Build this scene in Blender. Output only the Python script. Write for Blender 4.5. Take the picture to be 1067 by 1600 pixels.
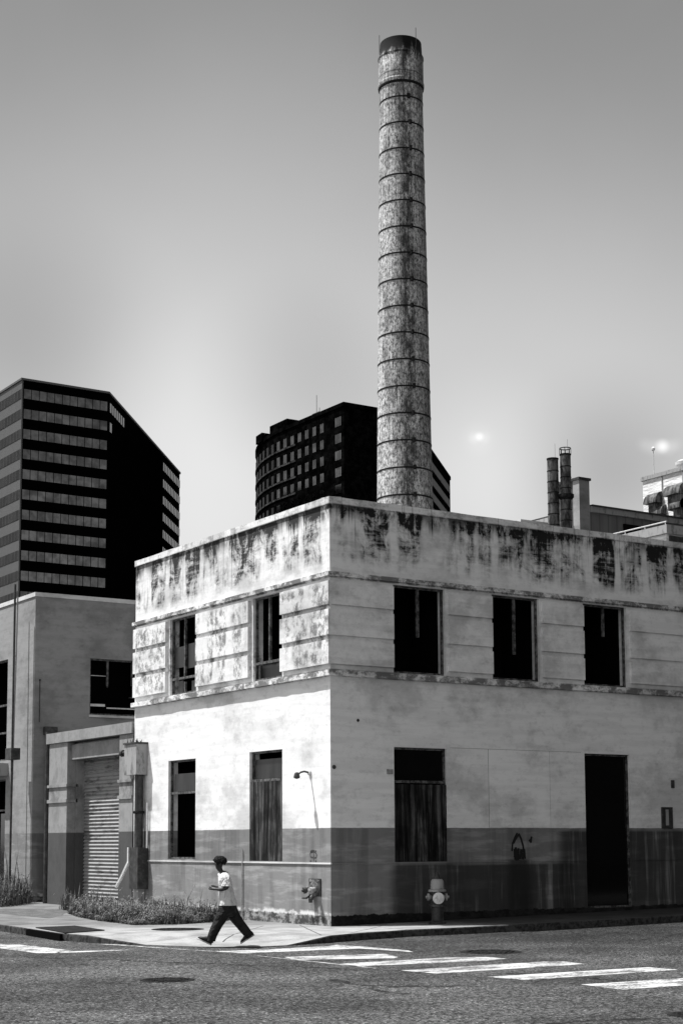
import bpy, bmesh, math, random
from mathutils import Vector, Matrix, geometry
random.seed(7)
rad = math.radians
sc = bpy.context.scene
for o in list(bpy.data.objects): bpy.data.objects.remove(o)
COL = sc.collection

# ------------------------------------------------------------------ camera
PIT, ROL, YAW = rad(6.57), rad(-.265), rad(32.93)
fw = Vector((math.sin(YAW)*math.cos(PIT), math.cos(YAW)*math.cos(PIT), math.sin(PIT)))
rt = Vector((math.cos(YAW), -math.sin(YAW), 0)); up = rt.cross(fw)
rt, up = rt*math.cos(ROL)+up*math.sin(ROL), up*math.cos(ROL)-rt*math.sin(ROL)
CAM = Vector((-19.288, -30.247, 1.8324))
cam = bpy.data.objects.new('camera', bpy.data.cameras.new('camera')); COL.objects.link(cam)
cam.matrix_world = Matrix(((rt.x, up.x, -fw.x, CAM.x), (rt.y, up.y, -fw.y, CAM.y), (rt.z, up.z, -fw.z, CAM.z), (0, 0, 0, 1)))
cam.data.sensor_fit = 'HORIZONTAL'; cam.data.sensor_width = 36
cam.data.lens = 2532/1067*36; cam.data.shift_y = 225/1067
cam.data.clip_start = .1; cam.data.clip_end = 4000
sc.camera = cam

# ------------------------------------------------------------------ exposure, sun, sky
sc.view_settings.view_transform = 'Standard'; sc.view_settings.look = 'None'
sc.view_settings.gamma = 1; sc.view_settings.exposure = 1.35
SUN = Vector((.35, -.29, -1)).normalized()          # the way the light travels
sun = bpy.data.objects.new('sun', bpy.data.lights.new('sun', 'SUN')); COL.objects.link(sun)
sun.data.energy = 3.2; sun.data.angle = rad(.5); sun.data.color = (1, 1, 1)
sun.rotation_euler = SUN.to_track_quat('-Z', 'Y').to_euler()
ELEV = math.asin(-SUN.z); AZ = math.atan2(-SUN.x, -SUN.y)

class S:                                             # a socket with arithmetic
    def __init__(s, t, o): s.t, s.o = t, o
    def m(s, op, *a, clamp=False):
        n = s.t.nodes.new('ShaderNodeMath'); n.operation = op; n.use_clamp = clamp
        for i, v in enumerate((s,)+a):
            if isinstance(v, S): s.t.links.new(v.o, n.inputs[i])
            else: n.inputs[i].default_value = v
        return S(s.t, n.outputs[0])
    def __add__(s, b): return s.m('ADD', b)
    def __radd__(s, b): return s.m('ADD', b)
    def __sub__(s, b): return s.m('SUBTRACT', b)
    def __rsub__(s, b): return (s*-1)+b
    def __mul__(s, b): return s.m('MULTIPLY', b)
    def __rmul__(s, b): return s.m('MULTIPLY', b)
    def clip(s): return s.m('ADD', 0, clamp=True)
    def step(s, a, b):                               # smooth step from 0 at a to 1 at b
        n = s.t.nodes.new('ShaderNodeMapRange'); n.interpolation_type = 'SMOOTHSTEP'
        s.t.links.new(s.o, n.inputs[0])
        if a > b:
            n.inputs[1].default_value, n.inputs[2].default_value = b, a
            n.inputs[3].default_value, n.inputs[4].default_value = 1, 0
        else: n.inputs[1].default_value, n.inputs[2].default_value = a, b
        return S(s.t, n.outputs[0])
def mixf(f, a, b): return (f*b)+((1-f)*a)
def xyz(t, x, y, z):
    n = t.nodes.new('ShaderNodeCombineXYZ')
    for i, v in enumerate((x, y, z)):
        if isinstance(v, S): t.links.new(v.o, n.inputs[i])
        else: n.inputs[i].default_value = v
    return S(t, n.outputs[0])
def noise(v, scale, det=4, rough=.55, dist=0):
    n = v.t.nodes.new('ShaderNodeTexNoise'); v.t.links.new(v.o, n.inputs['Vector'])
    n.inputs['Scale'].default_value = scale; n.inputs['Detail'].default_value = det
    n.inputs['Roughness'].default_value = rough; n.inputs['Distortion'].default_value = dist
    return S(v.t, n.outputs[0])
def voro(v, scale, feat='F1', rnd=1):
    n = v.t.nodes.new('ShaderNodeTexVoronoi'); n.feature = feat; v.t.links.new(v.o, n.inputs['Vector'])
    n.inputs['Scale'].default_value = scale; n.inputs['Randomness'].default_value = rnd
    return S(v.t, n.outputs['Distance'])

world = bpy.data.worlds.new('World'); sc.world = world; world.use_nodes = True
wt = world.node_tree; wt.nodes.clear()
sky = wt.nodes.new('ShaderNodeTexSky'); sky.sky_type = 'NISHITA'; sky.sun_disc = False
sky.sun_elevation = ELEV; sky.sun_rotation = AZ
bw = wt.nodes.new('ShaderNodeRGBToBW'); wt.links.new(sky.outputs[0], bw.inputs[0])
bg = wt.nodes.new('ShaderNodeBackground'); bg.inputs[1].default_value = .05
wo = wt.nodes.new('ShaderNodeOutputWorld'); wt.links.new(bg.outputs[0], wo.inputs[0])
tc = wt.nodes.new('ShaderNodeTexCoord'); D_ = S(wt, tc.outputs['Generated'])
def sdir(x, y): return (fw+rt*((x-533.5)/2532)-up*((y-1025)/2532)).normalized()
def around(x, y, r):                                 # a soft round cloud patch, radius in degrees
    n = wt.nodes.new('ShaderNodeVectorMath'); n.operation = 'DISTANCE'
    wt.links.new(D_.o, n.inputs[0]); n.inputs[1].default_value = sdir(x, y)
    return S(wt, n.outputs['Value']).step(rad(r), 0)
sep = wt.nodes.new('ShaderNodeSeparateXYZ'); wt.links.new(D_.o, sep.inputs[0]); EZ = S(wt, sep.outputs[2])
lum = S(wt, bw.outputs[0])
wisp = noise(D_, 5, 4, .5)
veil = mixf(EZ.step(.28, .50), 1.48, .93)*mixf(EZ.step(.5, .8), 1, 1.35)+(wisp-.5)*.25
for x, y, r, a in ((330, 420, 11, .24), (560, 200, 9, .1), (840, 500, 8, .14), (40, 540, 6, -.45), (470, 600, 4.5, -.35), (950, 740, 4.5, -.45), (330, 690, 6.5, .3), (760, 720, 4, .25), (749, 682, .22, .55), (741, 684, .3, .2), (757, 684, .3, .15), (747, 686, .8, .12), (1035, 697, .33, .9), (1028, 699, .4, .25), (1044, 699, .4, .25), (1016, 698, .4, .16), (1005, 694, .35, .12), (1056, 695, .35, .14)):
    veil = veil+around(x, y, r)*a                    # thin cloud banks and two small bright clouds
n_ = wt.nodes.new('ShaderNodeVectorMath'); n_.operation = 'DISTANCE'; wt.links.new(D_.o, n_.inputs[0]); n_.inputs[1].default_value = Vector((-.45, -.7, .55)).normalized()
veil = veil+S(wt, n_.outputs['Value']).step(.85, .1)*(.7+wisp)*.9     # unseen bright patch added to the southern sky to fill the side wall
wt.links.new((lum*veil).o, bg.inputs[0])

# ------------------------------------------------------------------ materials
def mat(name, fn=None, col=.5, rough=.8, spec=.3, metal=0):
    m = bpy.data.materials.new(name); m.use_nodes = True; t = m.node_tree; t.nodes.clear()
    b = t.nodes.new('ShaderNodeBsdfPrincipled'); o = t.nodes.new('ShaderNodeOutputMaterial')
    t.links.new(b.outputs[0], o.inputs[0])
    b.inputs['Roughness'].default_value = rough; b.inputs['Specular IOR Level'].default_value = spec
    b.inputs['Metallic'].default_value = metal; b.inputs['Base Color'].default_value = (col, col, col, 1)
    if fn:
        g = t.nodes.new('ShaderNodeNewGeometry'); P = S(t, g.outputs['Position'])
        s = t.nodes.new('ShaderNodeSeparateXYZ'); t.links.new(P.o, s.inputs[0])
        r = fn(t, P, S(t, s.outputs[0]), S(t, s.outputs[1]), S(t, s.outputs[2]))
        c, h = r if isinstance(r, tuple) else (r, None)
        cc = xyz(t, c, c, c); t.links.new(cc.o, b.inputs['Base Color'])
        if h is not None:
            bp = t.nodes.new('ShaderNodeBump'); bp.inputs['Strength'].default_value = h[1]; bp.inputs['Distance'].default_value = h[2]
            t.links.new(h[0].o, bp.inputs['Height']); t.links.new(bp.outputs[0], b.inputs['Normal'])
    return m

def plaster(stain_amt, panel_amt, belt, white=.8):
    def f(t, P, X, Y, Z):
        h = X-Y
        def n2(a, b, off, s=1, det=4, rough=.55, dist=0): return noise(xyz(t, h*a+off, off*1.7, Z*b), s, det, rough, dist)
        boards = n2(.55, 5.5, 3, 1, 4, .6)
        patch = n2(.55, .8, 9, 1, 6, .68)
        fine = n2(4, 7, 21, 1, 5, .7)
        c = mixf(boards.step(.42, .62), white, white*.9)
        c = c*mixf(patch.step(.44, .64), 1, .7)*mixf(fine.step(.5, .75), 1, .8)
        if stain_amt:
            colm = (n2(1.0, .3, 31, 1, 3, .6)+h.step(2, 5)*.06+h.step(0, -.1)*.06).step(.40, .52)
            per = ((h+n2(.6, .5, 33, 1, 3, .6)*.5)*1.02).m('FRACT'); colm = colm*mixf(n2(.5, .3, 35, 1, 2, .5).step(.4, .55), 1, per.step(.10, .2)*per.step(.98, .88))
            brk = n2(1.7, 1.6, 47, 1, 6, .74, .5).step(.40, .60)
            strk = n2(9, .7, 53, 1, 5, .7).step(.40, .62)
            brd = n2(1.2, 13, 61, 1, 4, .7).step(.36, .6)
            low = Z+(n2(.9, .5, 77, 1, 4, .6)-.5)*2.4+(n2(5, .25, 79, 1, 4, .7)-.5)*1.5+h.step(0, -.1)*.35
            mask = low.step(7.75, 8.75)*Z.step(9.44, 9.36)
            st = colm*((brk*.8+.2*strk)+h.step(3, 6)*strk*.15)*(brd*.4+.6)*mask*1.25
            rim = (Z+(n2(6, .3, 85, 1, 4, .7)-.5)*.9).step(9.0, 9.35)*Z.step(9.46, 9.42)*n2(1.6, .8, 83, 1, 6, .75).step(.38, .52)
            drip = n2(11, .25, 93, 1, 4, .6).step(.55, .68)*low.step(8.4, 9.2)*.7
            st = (st+rim*.8+drip*.6)*Z.step(7.95, 8.3)
            c = mixf((st*stain_amt).clip(), c, mixf(h.step(-.05, .05), .03, .015))
            led = (Z.step(7.72, 7.76)*Z.step(7.9, 7.86)+Z.step(5.5, 5.53)*Z.step(5.7, 5.66))*n2(2.2, 3, 101, 1, 6, .8).step(.40, .56)
            c = mixf(led*.85, c, .06)
            cop = Z.step(9.41, 9.43)*n2(3, 4, 111, 1, 6, .75).step(.47, .62)
            c = mixf(cop*.5, c, .1)
        if panel_amt:
            blot = n2(1.7, .25, 121, 1, 2, .5).step(.36, .48)*n2(.3, 2.2, 125, 1, 3, .6).step(.3, .45)*n2(5, 4, 131, 1, 6, .75).step(.42, .62)
            inb = Z.step(5.7, 5.9)*Z.step(7.75, 7.5)*mixf(h.step(-.05, .05), 1, .12)
            c = mixf(blot*inb*panel_amt, c, .06)
        if belt:
            streak = n2(2.4, .3, 141, 1, 4, .6); scuff = n2(.9, 5.5, 151, 1, 5, .6)
            g = .18*mixf(streak.step(.45, .65), 1, .72)*mixf(scuff.step(.48, .66), 1, 1.45)*mixf(fine.step(.5, .75), 1, .85)
            g = g*mixf(Z.step(1.37, 1.36)*h.step(0, -.02), 1, 1.2)
            c = mixf((Z+(n2(3, 1, 145, 1, 5, .8)-.5)*.03).step(2.146, 2.154), g, c)
            for a_, b_, zt_, q_ in ((1.6, 3.3, 1.36, 191), (6.5, 12.6, 2.12, 197), (4.9, 5.6, 1.45, 199), (3.2, 7.0, 1.34, 211)):     # run-off streaks, widened to put the lower side wall's shade into the colour
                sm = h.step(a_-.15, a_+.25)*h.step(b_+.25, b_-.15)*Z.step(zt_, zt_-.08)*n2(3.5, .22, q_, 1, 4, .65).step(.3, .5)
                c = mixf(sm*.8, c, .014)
            pl = n2(4, 6, 161, 1, 6, .75); lim = Z+(n2(5, .1, 171, 1, 5, .7)-.5)*.16
            rough = mixf(pl.step(.42, .6), mixf(h.step(-.01, .01), .05, .006), mixf(h.step(-.01, .01), .3, .02))
            c = mixf(lim.step(.24, .22), c, rough)
            lime = lim.step(.2, .24)*lim.step(.34, .27)*n2(1.2, 2, 181, 1, 5, .7).step(.45, .55)*h.step(.02, -.02)
            c = mixf(lime, c, .62)
        hh = fine*.5+boards*.5
        return c, (hh, .35, .02)
    return f
M = {}
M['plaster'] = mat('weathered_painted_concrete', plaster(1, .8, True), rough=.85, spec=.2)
M['plaster_plain'] = mat('painted_concrete', plaster(0, 0, False, .62), rough=.85, spec=.2)
M['plaster_belt'] = mat('painted_concrete_belt', plaster(0, 0, True, .28), rough=.85, spec=.2)
def garage_fn(t, P, X, Y, Z):
    v = xyz(t, (X-Y)*1.6, 3., Z*1.1); a = noise(v, 1, 6, .72).step(.42, .62)
    c = mixf(a, .27, .2); n = noise(P, 5, 5, .7)
    st = a*Z.step(3.0, 3.2)*Z.step(3.62, 3.5)
    c = mixf(st*.7, c, .1)*mixf(n.step(.5, .7), 1, .8)
    c = mixf(Z.step(2.14, 2.16), .07*mixf(a, 1, .8), c)
    return c, (n, .3, .02)
M['garage'] = mat('garage_concrete', garage_fn, rough=.85)
M['void'] = mat('dark_interior', col=.006, rough=1, spec=0)
M['glass'] = mat('dark_window_glass', col=.006, rough=.08, spec=.35)
M['dim_glass'] = mat('dusty_glass', lambda t, P, X, Y, Z: mixf(noise(xyz(t, (X-Y)*3, 0., Z*.8), 1, 4, .6).step(.3, .7), .012, .03), rough=.3, spec=.25)
M['frame'] = mat('weathered_steel_frame', lambda t, P, X, Y, Z: mixf(noise(P, 9, 5, .7).step(.4, .62), .02, .13), rough=.7)
M['dark_metal'] = mat('dark_metal', lambda t, P, X, Y, Z: mixf(noise(P, 7, 4, .7).step(.4, .7), .02, .06), rough=.55, spec=.4)
M['grey_metal'] = mat('grey_painted_metal', lambda t, P, X, Y, Z: mixf(noise(xyz(t, X*5, Y*5, Z*2), 1, 5, .7).step(.5, .68), .3, .12), rough=.6)
M['pale_metal'] = mat('pale_painted_metal', lambda t, P, X, Y, Z: mixf(noise(P, 14, 4, .7).step(.5, .7), .6, .35), rough=.45, spec=.5)
def wood_fn(t, P, X, Y, Z):
    h = X-Y
    a = noise(xyz(t, h*7, 1., Z*.35), 1, 6, .75, .6); b = noise(xyz(t, h*30, 5., Z*1.2), 1, 4, .7)
    k = noise(xyz(t, h*2.2, 9., Z*1.5), 1, 4, .6)
    c = mixf(a.step(.42, .66), .012, .15)*mixf(b.step(.4, .7), .6, 1.2)*mixf(k.step(.4, .6), .45, 1.1)
    j = (h*1.9).m('FRACT'); c = c*mixf(j.step(.015, .03)*j.step(.985, .97), .3, 1)
    return c, (a, .3, .02)
M['wood'] = mat('weathered_plywood', wood_fn, rough=.9, spec=.1)
def shutter_fn(t, P, X, Y, Z):
    a = noise(xyz(t, Y*1.5, X, Z*7), 1, 4, .7); b = noise(xyz(t, Y*7, X, Z*5), 1, 5, .7)
    return mixf(a.step(.5, .66), .28, .1)*mixf(b.step(.5, .7), 1, .7)
M['shutter'] = mat('shutter_steel', shutter_fn, rough=.5, spec=.4)
def chim_fn(t, P, X, Y, Z):
    dx, dy = X-20.44, Y-26.
    ang = dy.m('ARCTAN2', dx)
    q = xyz(t, ang*1.1, 0., Z)
    big = noise(xyz(t, ang*1.1, 3., Z*.35), 1.5, 5, .7)
    fine = noise(xyz(t, ang*1.1, 7., Z*.5), 9, 6, .8)
    speck = noise(xyz(t, ang*1.1, 5., Z*.7), 15, 4, .75)
    c = mixf(fine.step(.37, .59), .08, .82)*mixf(big.step(.4, .66), 1, .42)*mixf(speck.step(.44, .6), 1, .55)
    dr = (ang+1.98+(noise(xyz(t, 0., 2., Z*.35), 1.5, 4, .6)-.5)*.5).m('ABSOLUTE').step(.36, .1)
    dr = dr*noise(xyz(t, ang*1.5, 13., Z*.5), 3, 5, .7).step(.38, .56)
    c = mixf(dr*.85, c, .03)
    c = c*mixf((ang+.75).m('ABSOLUTE').step(.9, .3), 1, .62)  # shade of the right flank put into the colour
    rib = (ang*(36/6.2832)).m('FRACT'); ribm = rib.step(.0, .12)*rib.step(1, .88)
    seam = ((Z-16.52)*(1/1.193)+.5).m('FRACT'); seamm = (seam-.5).m('ABSOLUTE').step(.018, .03)
    c = c*mixf(ribm, .62, 1)*mixf(seamm, .45, 1)
    soot = (Z+(noise(xyz(t, ang*4, 5., Z*.6), 1, 4, .7)-.5)*2.2).step(36.0, 36.8)
    c = mixf(soot, c, .008)
    return c, (speck*.5+fine*.5, .5, .03)
M['chimney'] = mat('weathered_chimney_concrete', chim_fn, rough=.9, spec=.15)
CRK = [((-13.5, -14.0), (-9.6, -17.5)), ((-9.6, -17.5), (-6.8, -18.6)), ((-12.8, -18.4), (-7.4, -16.4)), ((-7.4, -16.4), (-3.2, -17.4)), ((-7.6, -10.6), (-5.4, -12.2)), ((-6.4, -10.0), (-6.9, -12.6)), ((-8.2, -3.0), (-4.6, -9.6)), ((-4.2, -8.9), (-2.6, -15))]
def asphalt_fn(t, P, X, Y, Z):
    g1 = noise(P, 34, 3, .8); g2 = noise(P, 15, 5, .9); big = noise(P, .35, 5, .6); tr = noise(xyz(t, X*.3, Y*1.2, 0.), 1, 4, .6)
    c = mixf(g2.step(.42, .60), .014, .15)*mixf(g1.step(.42, .60), .35, 1.4)
    chips = voro(P, 12).step(.20, .12)*noise(P, 4, 3, .6).step(.46, .56)
    c = mixf(chips*.8, c, .42)
    c = c*mixf(big.step(.36, .66), .62, 1.2)*mixf(tr.step(.4, .7), 1.06, .88)
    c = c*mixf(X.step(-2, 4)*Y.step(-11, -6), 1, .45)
    w = noise(P, 1.3, 5, .65); ck = None
    for (ax, ay), (bx_, by) in CRK:
        L = math.hypot(bx_-ax, by-ay); ux, uy = (bx_-ax)/L, (by-ay)/L
        al = (X-ax)*ux+(Y-ay)*uy; ac = ((X-ax)*-uy+(Y-ay)*ux+(w-.5)*1.1).m('ABSOLUTE')
        k = ac.step(.085, .03)*al.step(-.05, .05)*al.step(L+.05, L-.05); ck = k if ck is None else ck.m('MAXIMUM', k)
    c = mixf(ck*noise(P, 3, 3, .6).step(.36, .5)*.9, c, .012)
    return c, (g1*.6+g2*.4, .6, .012)
M['asphalt'] = mat('asphalt', asphalt_fn, rough=.9, spec=.06)
def paint_fn(t, P, X, Y, Z):
    g = noise(P, 26, 4, .75); b = noise(P, 3, 5, .7)
    b2 = noise(xyz(t, X*.8, Y*2.2, 0.), 1.2, 5, .75); wear = (g*.35+b*.25+b2*.4).step(.47, .55)
    return mixf(wear, .46, .07)
M['road_paint'] = mat('road_paint', paint_fn, rough=.7)
SEG = [((-4.3, .9), (-1.6, -.2)), ((-3.9, -2.2), (-1.0, 1.2)), ((-1.9, -2.6), (-.2, 1.0)), ((-3.4, -1.3), (-.3, -.6)), ((-5.3, 3.6), (-2.9, 2.9)), ((.6, -2.1), (.6, 0)), ((-5.6, 6.6), (-2.5, 7.2)), ((-1.1, -2.4), (1.2, -.4))]
def walk_fn(t, P, X, Y, Z):
    g = noise(P, 30, 4, .75); b = noise(P, 1.3, 5, .62); s = noise(xyz(t, X*.7, Y*2.5, 0.), 1, 5, .65)
    c = mixf(b.step(.38, .66), .27, .17)*mixf(g.step(.4, .7), 1.05, .8)*mixf(s.step(.5, .66), 1, .72)
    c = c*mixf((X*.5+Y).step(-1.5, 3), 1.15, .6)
    for (ax, ay), (bx, by) in SEG:
        L = math.hypot(bx-ax, by-ay); ux, uy = (bx-ax)/L, (by-ay)/L
        al = (X-ax)*ux+(Y-ay)*uy; ac = ((X-ax)*-uy+(Y-ay)*ux+(b-.5)*.06).m('ABSOLUTE')
        c = mixf(ac.step(.022, .012)*al.step(0, .05)*al.step(L, L-.05), c, .05)
    c = c*mixf(X.step(1.5, 3.5), 1, .2)  # pavement along the side wall: its shade put into the colour
    return c, (g, .4, .006)
M['walk'] = mat('pavement_concrete', walk_fn, rough=.88, spec=.2)
def kerb_fn(t, P, X, Y, Z):
    g = noise(P, 9, 5, .75); return mixf(g.step(.4, .62), .065, .022), (g, .4, .02)
M['kerb'] = mat('kerb_concrete', kerb_fn, rough=.9, spec=.02)
M['drive'] = mat('driveway_asphalt', lambda t, P, X, Y, Z: (mixf(noise(P, 3, 5, .7).step(.4, .65), .06, .12)*mixf(noise(P, 40, 3, .8).step(.4, .6), .7, 1.2)), rough=.9)
M['earth'] = mat('ground_earth', lambda t, P, X, Y, Z: mixf(noise(P, 2, 5, .7).step(.4, .6), .05, .1), rough=1)
M['iron'] = mat('cast_iron', lambda t, P, X, Y, Z: mixf(noise(P, 25, 4, .7).step(.4, .6), .008, .025), rough=.8, spec=.05)
M['grass'] = mat('weed_leaves', lambda t, P, X, Y, Z: mixf(noise(P, 8, 3, .6).step(.35, .65), .05, .16), rough=.6)
M['flower'] = mat('weed_flowers', col=.65, rough=.7)
M['skin'] = mat('dark_skin', col=.028, rough=.5, spec=.35)
M['hair'] = mat('black_hair', col=.008, rough=.8, spec=.2)
M['shirt'] = mat('white_cotton', lambda t, P, X, Y, Z: (mixf(noise(P, 9, 3, .6), .5, .66), (noise(xyz(t, X*5, Y*5, Z*2.4), 1.6, 3, .6), 1, .12)), rough=.9, spec=.1)
M['trousers'] = mat('black_trousers', lambda t, P, X, Y, Z: (mixf(noise(P, 11, 3, .6), .006, .022), (noise(P, 6, 3, .6), 1, .1)), rough=.8, spec=.2)
M['shoe'] = mat('dark_shoe', col=.015, rough=.6)
M['sole'] = mat('pale_sole', col=.5, rough=.7)
M['tower_dark'] = mat('dark_granite', lambda t, P, X, Y, Z: mixf(noise(P, .2, 4, .6), .001, .002), rough=.9, spec=0)
M['tower_side'] = mat('grey_cladding', lambda t, P, X, Y, Z: mixf(noise(xyz(t, Y*.8, 0., Z*.2), 1, 4, .6), .07, .1), rough=.6, spec=.2)
M['tower_glass'] = mat('mirror_glass', lambda t, P, X, Y, Z: mixf(noise(P, .3, 3, .6).step(.3, .7), .07, .13)*mixf(noise(P, .8, 2, .5).step(.35, .65), .75, 1.2), rough=.12, metal=1)
M['tower_side_glass'] = mat('side_glass', lambda t, P, X, Y, Z: mixf(noise(P, .3, 3, .6).step(.3, .7), .012, .025), rough=.5, spec=.08)
def brick_fn(t, P, X, Y, Z):
    n = noise(P, .5, 5, .65); k = noise(xyz(t, X*.5, Y*.5, Z*2.), 1, 4, .6)
    return mixf(n.step(.4, .65), .001, .004)*mixf(k.step(.4, .6), .8, 1.3)
M['brick_dark'] = mat('dark_brick', brick_fn, rough=.95, spec=.0)
M['clad_grey'] = mat('ribbed_cladding', lambda t, P, X, Y, Z: mixf((X*2.2).m('FRACT').step(.1, .16), .1, .15)*mixf(noise(xyz(t, X*2, Y*2, Z*.3), 1, 4, .6).step(.4, .6), 1, .8), rough=.7)
M['white_brick'] = mat('white_painted_brick', lambda t, P, X, Y, Z: (mixf(noise(xyz(t, Y*.8, X*.8, Z*4), 1, 5, .75).step(.44, .6), .8, .55), (noise(xyz(t, Y*2, X*2, Z*9), 1, 3, .7), .6, .08)), rough=.85)
M['stack'] = mat('rusty_stack_metal', lambda t, P, X, Y, Z: mixf(noise(xyz(t, X*3, Y*3, Z*1.2), 1.6, 5, .7).step(.38, .62), .02, .13), rough=.6, spec=.15)
M['spandrel'] = mat('tower_spandrel', lambda t, P, X, Y, Z: mixf(noise(P, .6, 4, .7).step(.4, .6), .01, .06), rough=.8, spec=.05)
M['patch'] = mat('patched_plaster', plaster(0, 0, True, .84), rough=.85, spec=.2)
M['roof'] = mat('roof_felt', col=.15, rough=.95)
M['spray'] = mat('black_spray_paint', col=.01, rough=.7)

# ------------------------------------------------------------------ mesh helpers
class MB:
    def __init__(s): s.v, s.f, s.mi, s.cur = [], [], [], 0
    def poly(s, pts):
        i = len(s.v); s.v += [tuple(p) for p in pts]; s.f.append(tuple(range(i, i+len(pts)))); s.mi.append(s.cur); return s
    def face(s, idx): s.f.append(tuple(idx)); s.mi.append(s.cur)
    def box(s, x0, x1, y0, y1, z0, z1):
        i = len(s.v); s.v += [(x, y, z) for z in (z0, z1) for x, y in ((x0, y0), (x1, y0), (x1, y1), (x0, y1))]
        for q in ((3, 2, 1, 0), (4, 5, 6, 7), (0, 1, 5, 4), (1, 2, 6, 5), (2, 3, 7, 6), (3, 0, 4, 7)): s.face([i+k for k in q])
        return s
    def prism(s, pts, z0, z1):
        n = len(pts); i = len(s.v); s.v += [(x, y, z0) for x, y in pts]+[(x, y, z1) for x, y in pts]
        s.face([i+n+k for k in range(n)]); s.face([i+k for k in reversed(range(n))])
        for k in range(n): s.face((i+k, i+(k+1) % n, i+n+(k+1) % n, i+n+k))
        return s
    def lathe(s, c, prof, n=24, axis=None, cap=True):
        ax = Vector(axis or (0, 0, 1)).normalized(); a = ax.orthogonal().normalized(); b = ax.cross(a); c = Vector(c); rings = []
        for r, h in prof:
            i = len(s.v); rings.append(i)
            s.v += [tuple(c+ax*h+(a*math.cos(k*6.28318/n)+b*math.sin(k*6.28318/n))*r) for k in range(n)]
        for p, q in zip(rings, rings[1:]):
            for k in range(n): s.face((p+k, p+(k+1) % n, q+(k+1) % n, q+k))
        if cap:
            s.face([rings[0]+k for k in reversed(range(n))]); s.face([rings[-1]+k for k in range(n)])
        return s
    def tube(s, pts, r, n=8):
        pts = [Vector(p) for p in pts]; rr = r if isinstance(r, (list, tuple)) else [r]*len(pts); prev = None
        d0 = (pts[1]-pts[0]).normalized(); a = d0.orthogonal().normalized()
        for k, p in enumerate(pts):
            d = (pts[min(k+1, len(pts)-1)]-pts[max(k-1, 0)]).normalized(); a = (a-d*a.dot(d)).normalized(); b = d.cross(a)
            i = len(s.v); s.v += [tuple(p+(a*math.cos(j*6.28318/n)+b*math.sin(j*6.28318/n))*rr[k]) for j in range(n)]
            if prev is not None:
                for j in range(n): s.face((prev+j, prev+(j+1) % n, i+(j+1) % n, i+j))
            else: s.face([i+j for j in reversed(range(n))])
            prev = i
        s.face([prev+j for j in range(n)]); return s
    def loft(s, secs, n=16, cap=True):               # sections: centre, half-axis a, half-axis b
        prev = None
        for c, a, b in secs:
            c, a, b = Vector(c), Vector(a), Vector(b); i = len(s.v)
            s.v += [tuple(c+a*math.cos(k*6.28318/n)+b*math.sin(k*6.28318/n)) for k in range(n)]
            if prev is not None:
                for k in range(n): s.face((prev+k, prev+(k+1) % n, i+(k+1) % n, i+k))
            elif cap: s.face([i+k for k in reversed(range(n))])
            prev = i
        if cap: s.face([prev+k for k in range(n)])
        return s
    def strip(s, p0, p1, fn, seg=.4):                # ledge: cross-section fn(u) -> points, swept from p0 to p1
        L = (Vector(p1)-Vector(p0)).length; k = max(1, int(L/seg)); prev = None
        for q in range(k+1):
            pts = fn(Vector(p0).lerp(Vector(p1), q/k)); i = len(s.v); s.v += [tuple(p) for p in pts]; m = len(pts)
            if prev is not None:
                for j in range(m): s.face((prev+j, prev+(j+1) % m, i+(j+1) % m, i+j))
            else: s.face([i+j for j in reversed(range(m))])
            prev = i
        s.face([prev+j for j in range(m)]); return s
    def build(s, name, mats, parent=None, smooth=False):
        off = Vector(parent['_at']) if parent is not None else Vector((0, 0, 0))
        me = bpy.data.meshes.new(name); me.from_pydata([tuple(Vector(p)-off) for p in s.v], [], s.f)
        for m in (mats if isinstance(mats, (list, tuple)) else [mats]): me.materials.append(m)
        for p, k in zip(me.polygons, s.mi): p.material_index = k
        bm = bmesh.new(); bm.from_mesh(me); bmesh.ops.recalc_face_normals(bm, faces=bm.faces); bm.to_mesh(me); bm.free()
        if smooth:
            for p in me.polygons: p.use_smooth = True
            if hasattr(me, 'set_sharp_from_angle'): me.set_sharp_from_angle(angle=rad(40))
        o = bpy.data.objects.new(name, me); COL.objects.link(o)
        if parent is not None:
            o.parent = parent; o['_at'] = tuple(off)
        else: o['_at'] = (0, 0, 0)
        return o
def sub(o):                                          # parts of a part are built round the same point
    return o
def thing(name, label, cat, at, group=None):
    o = bpy.data.objects.new(name, None); COL.objects.link(o); o.location = at; o['_at'] = tuple(at)
    o.empty_display_size = .2; o['label'] = label; o['category'] = cat
    if group: o['group'] = group
    return o
def tag(o, label, cat, group=None):
    o['label'] = label; o['category'] = cat
    if group: o['group'] = group
    return o
def setting(o, kind='structure'): o['kind'] = kind; return o

# wall plane: side 'L' is the plane x=c (u runs along y), 'R' the plane y=c (u runs along x); d goes into the wall
def pt(side, c, u, d, z): return (c+d, u, z) if side == 'L' else (u, c+d, z)
def wall(mb, side, c, u0, u1, z0, z1, holes, depth=.28):
    us = sorted({u0, u1, *[h[0] for h in holes], *[h[1] for h in holes]}); zs = sorted({z0, z1, *[h[2] for h in holes], *[h[3] for h in holes]})
    for a, b in zip(us, us[1:]):
        for p, q in zip(zs, zs[1:]):
            if any(h[0] <= a and b <= h[1] and h[2] <= p and q <= h[3] for h in holes): continue
            mb.poly([pt(side, c, u, 0, z) for u, z in ((a, p), (b, p), (b, q), (a, q))])
    for a, b, p, q in holes:
        for e in (((a, p), (b, p)), ((b, p), (b, q)), ((b, q), (a, q)), ((a, q), (a, p))):
            (ua, za), (ub, zb) = e
            mb.poly([pt(side, c, ua, 0, za), pt(side, c, ub, 0, zb), pt(side, c, ub, depth, zb), pt(side, c, ua, depth, za)])
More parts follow.
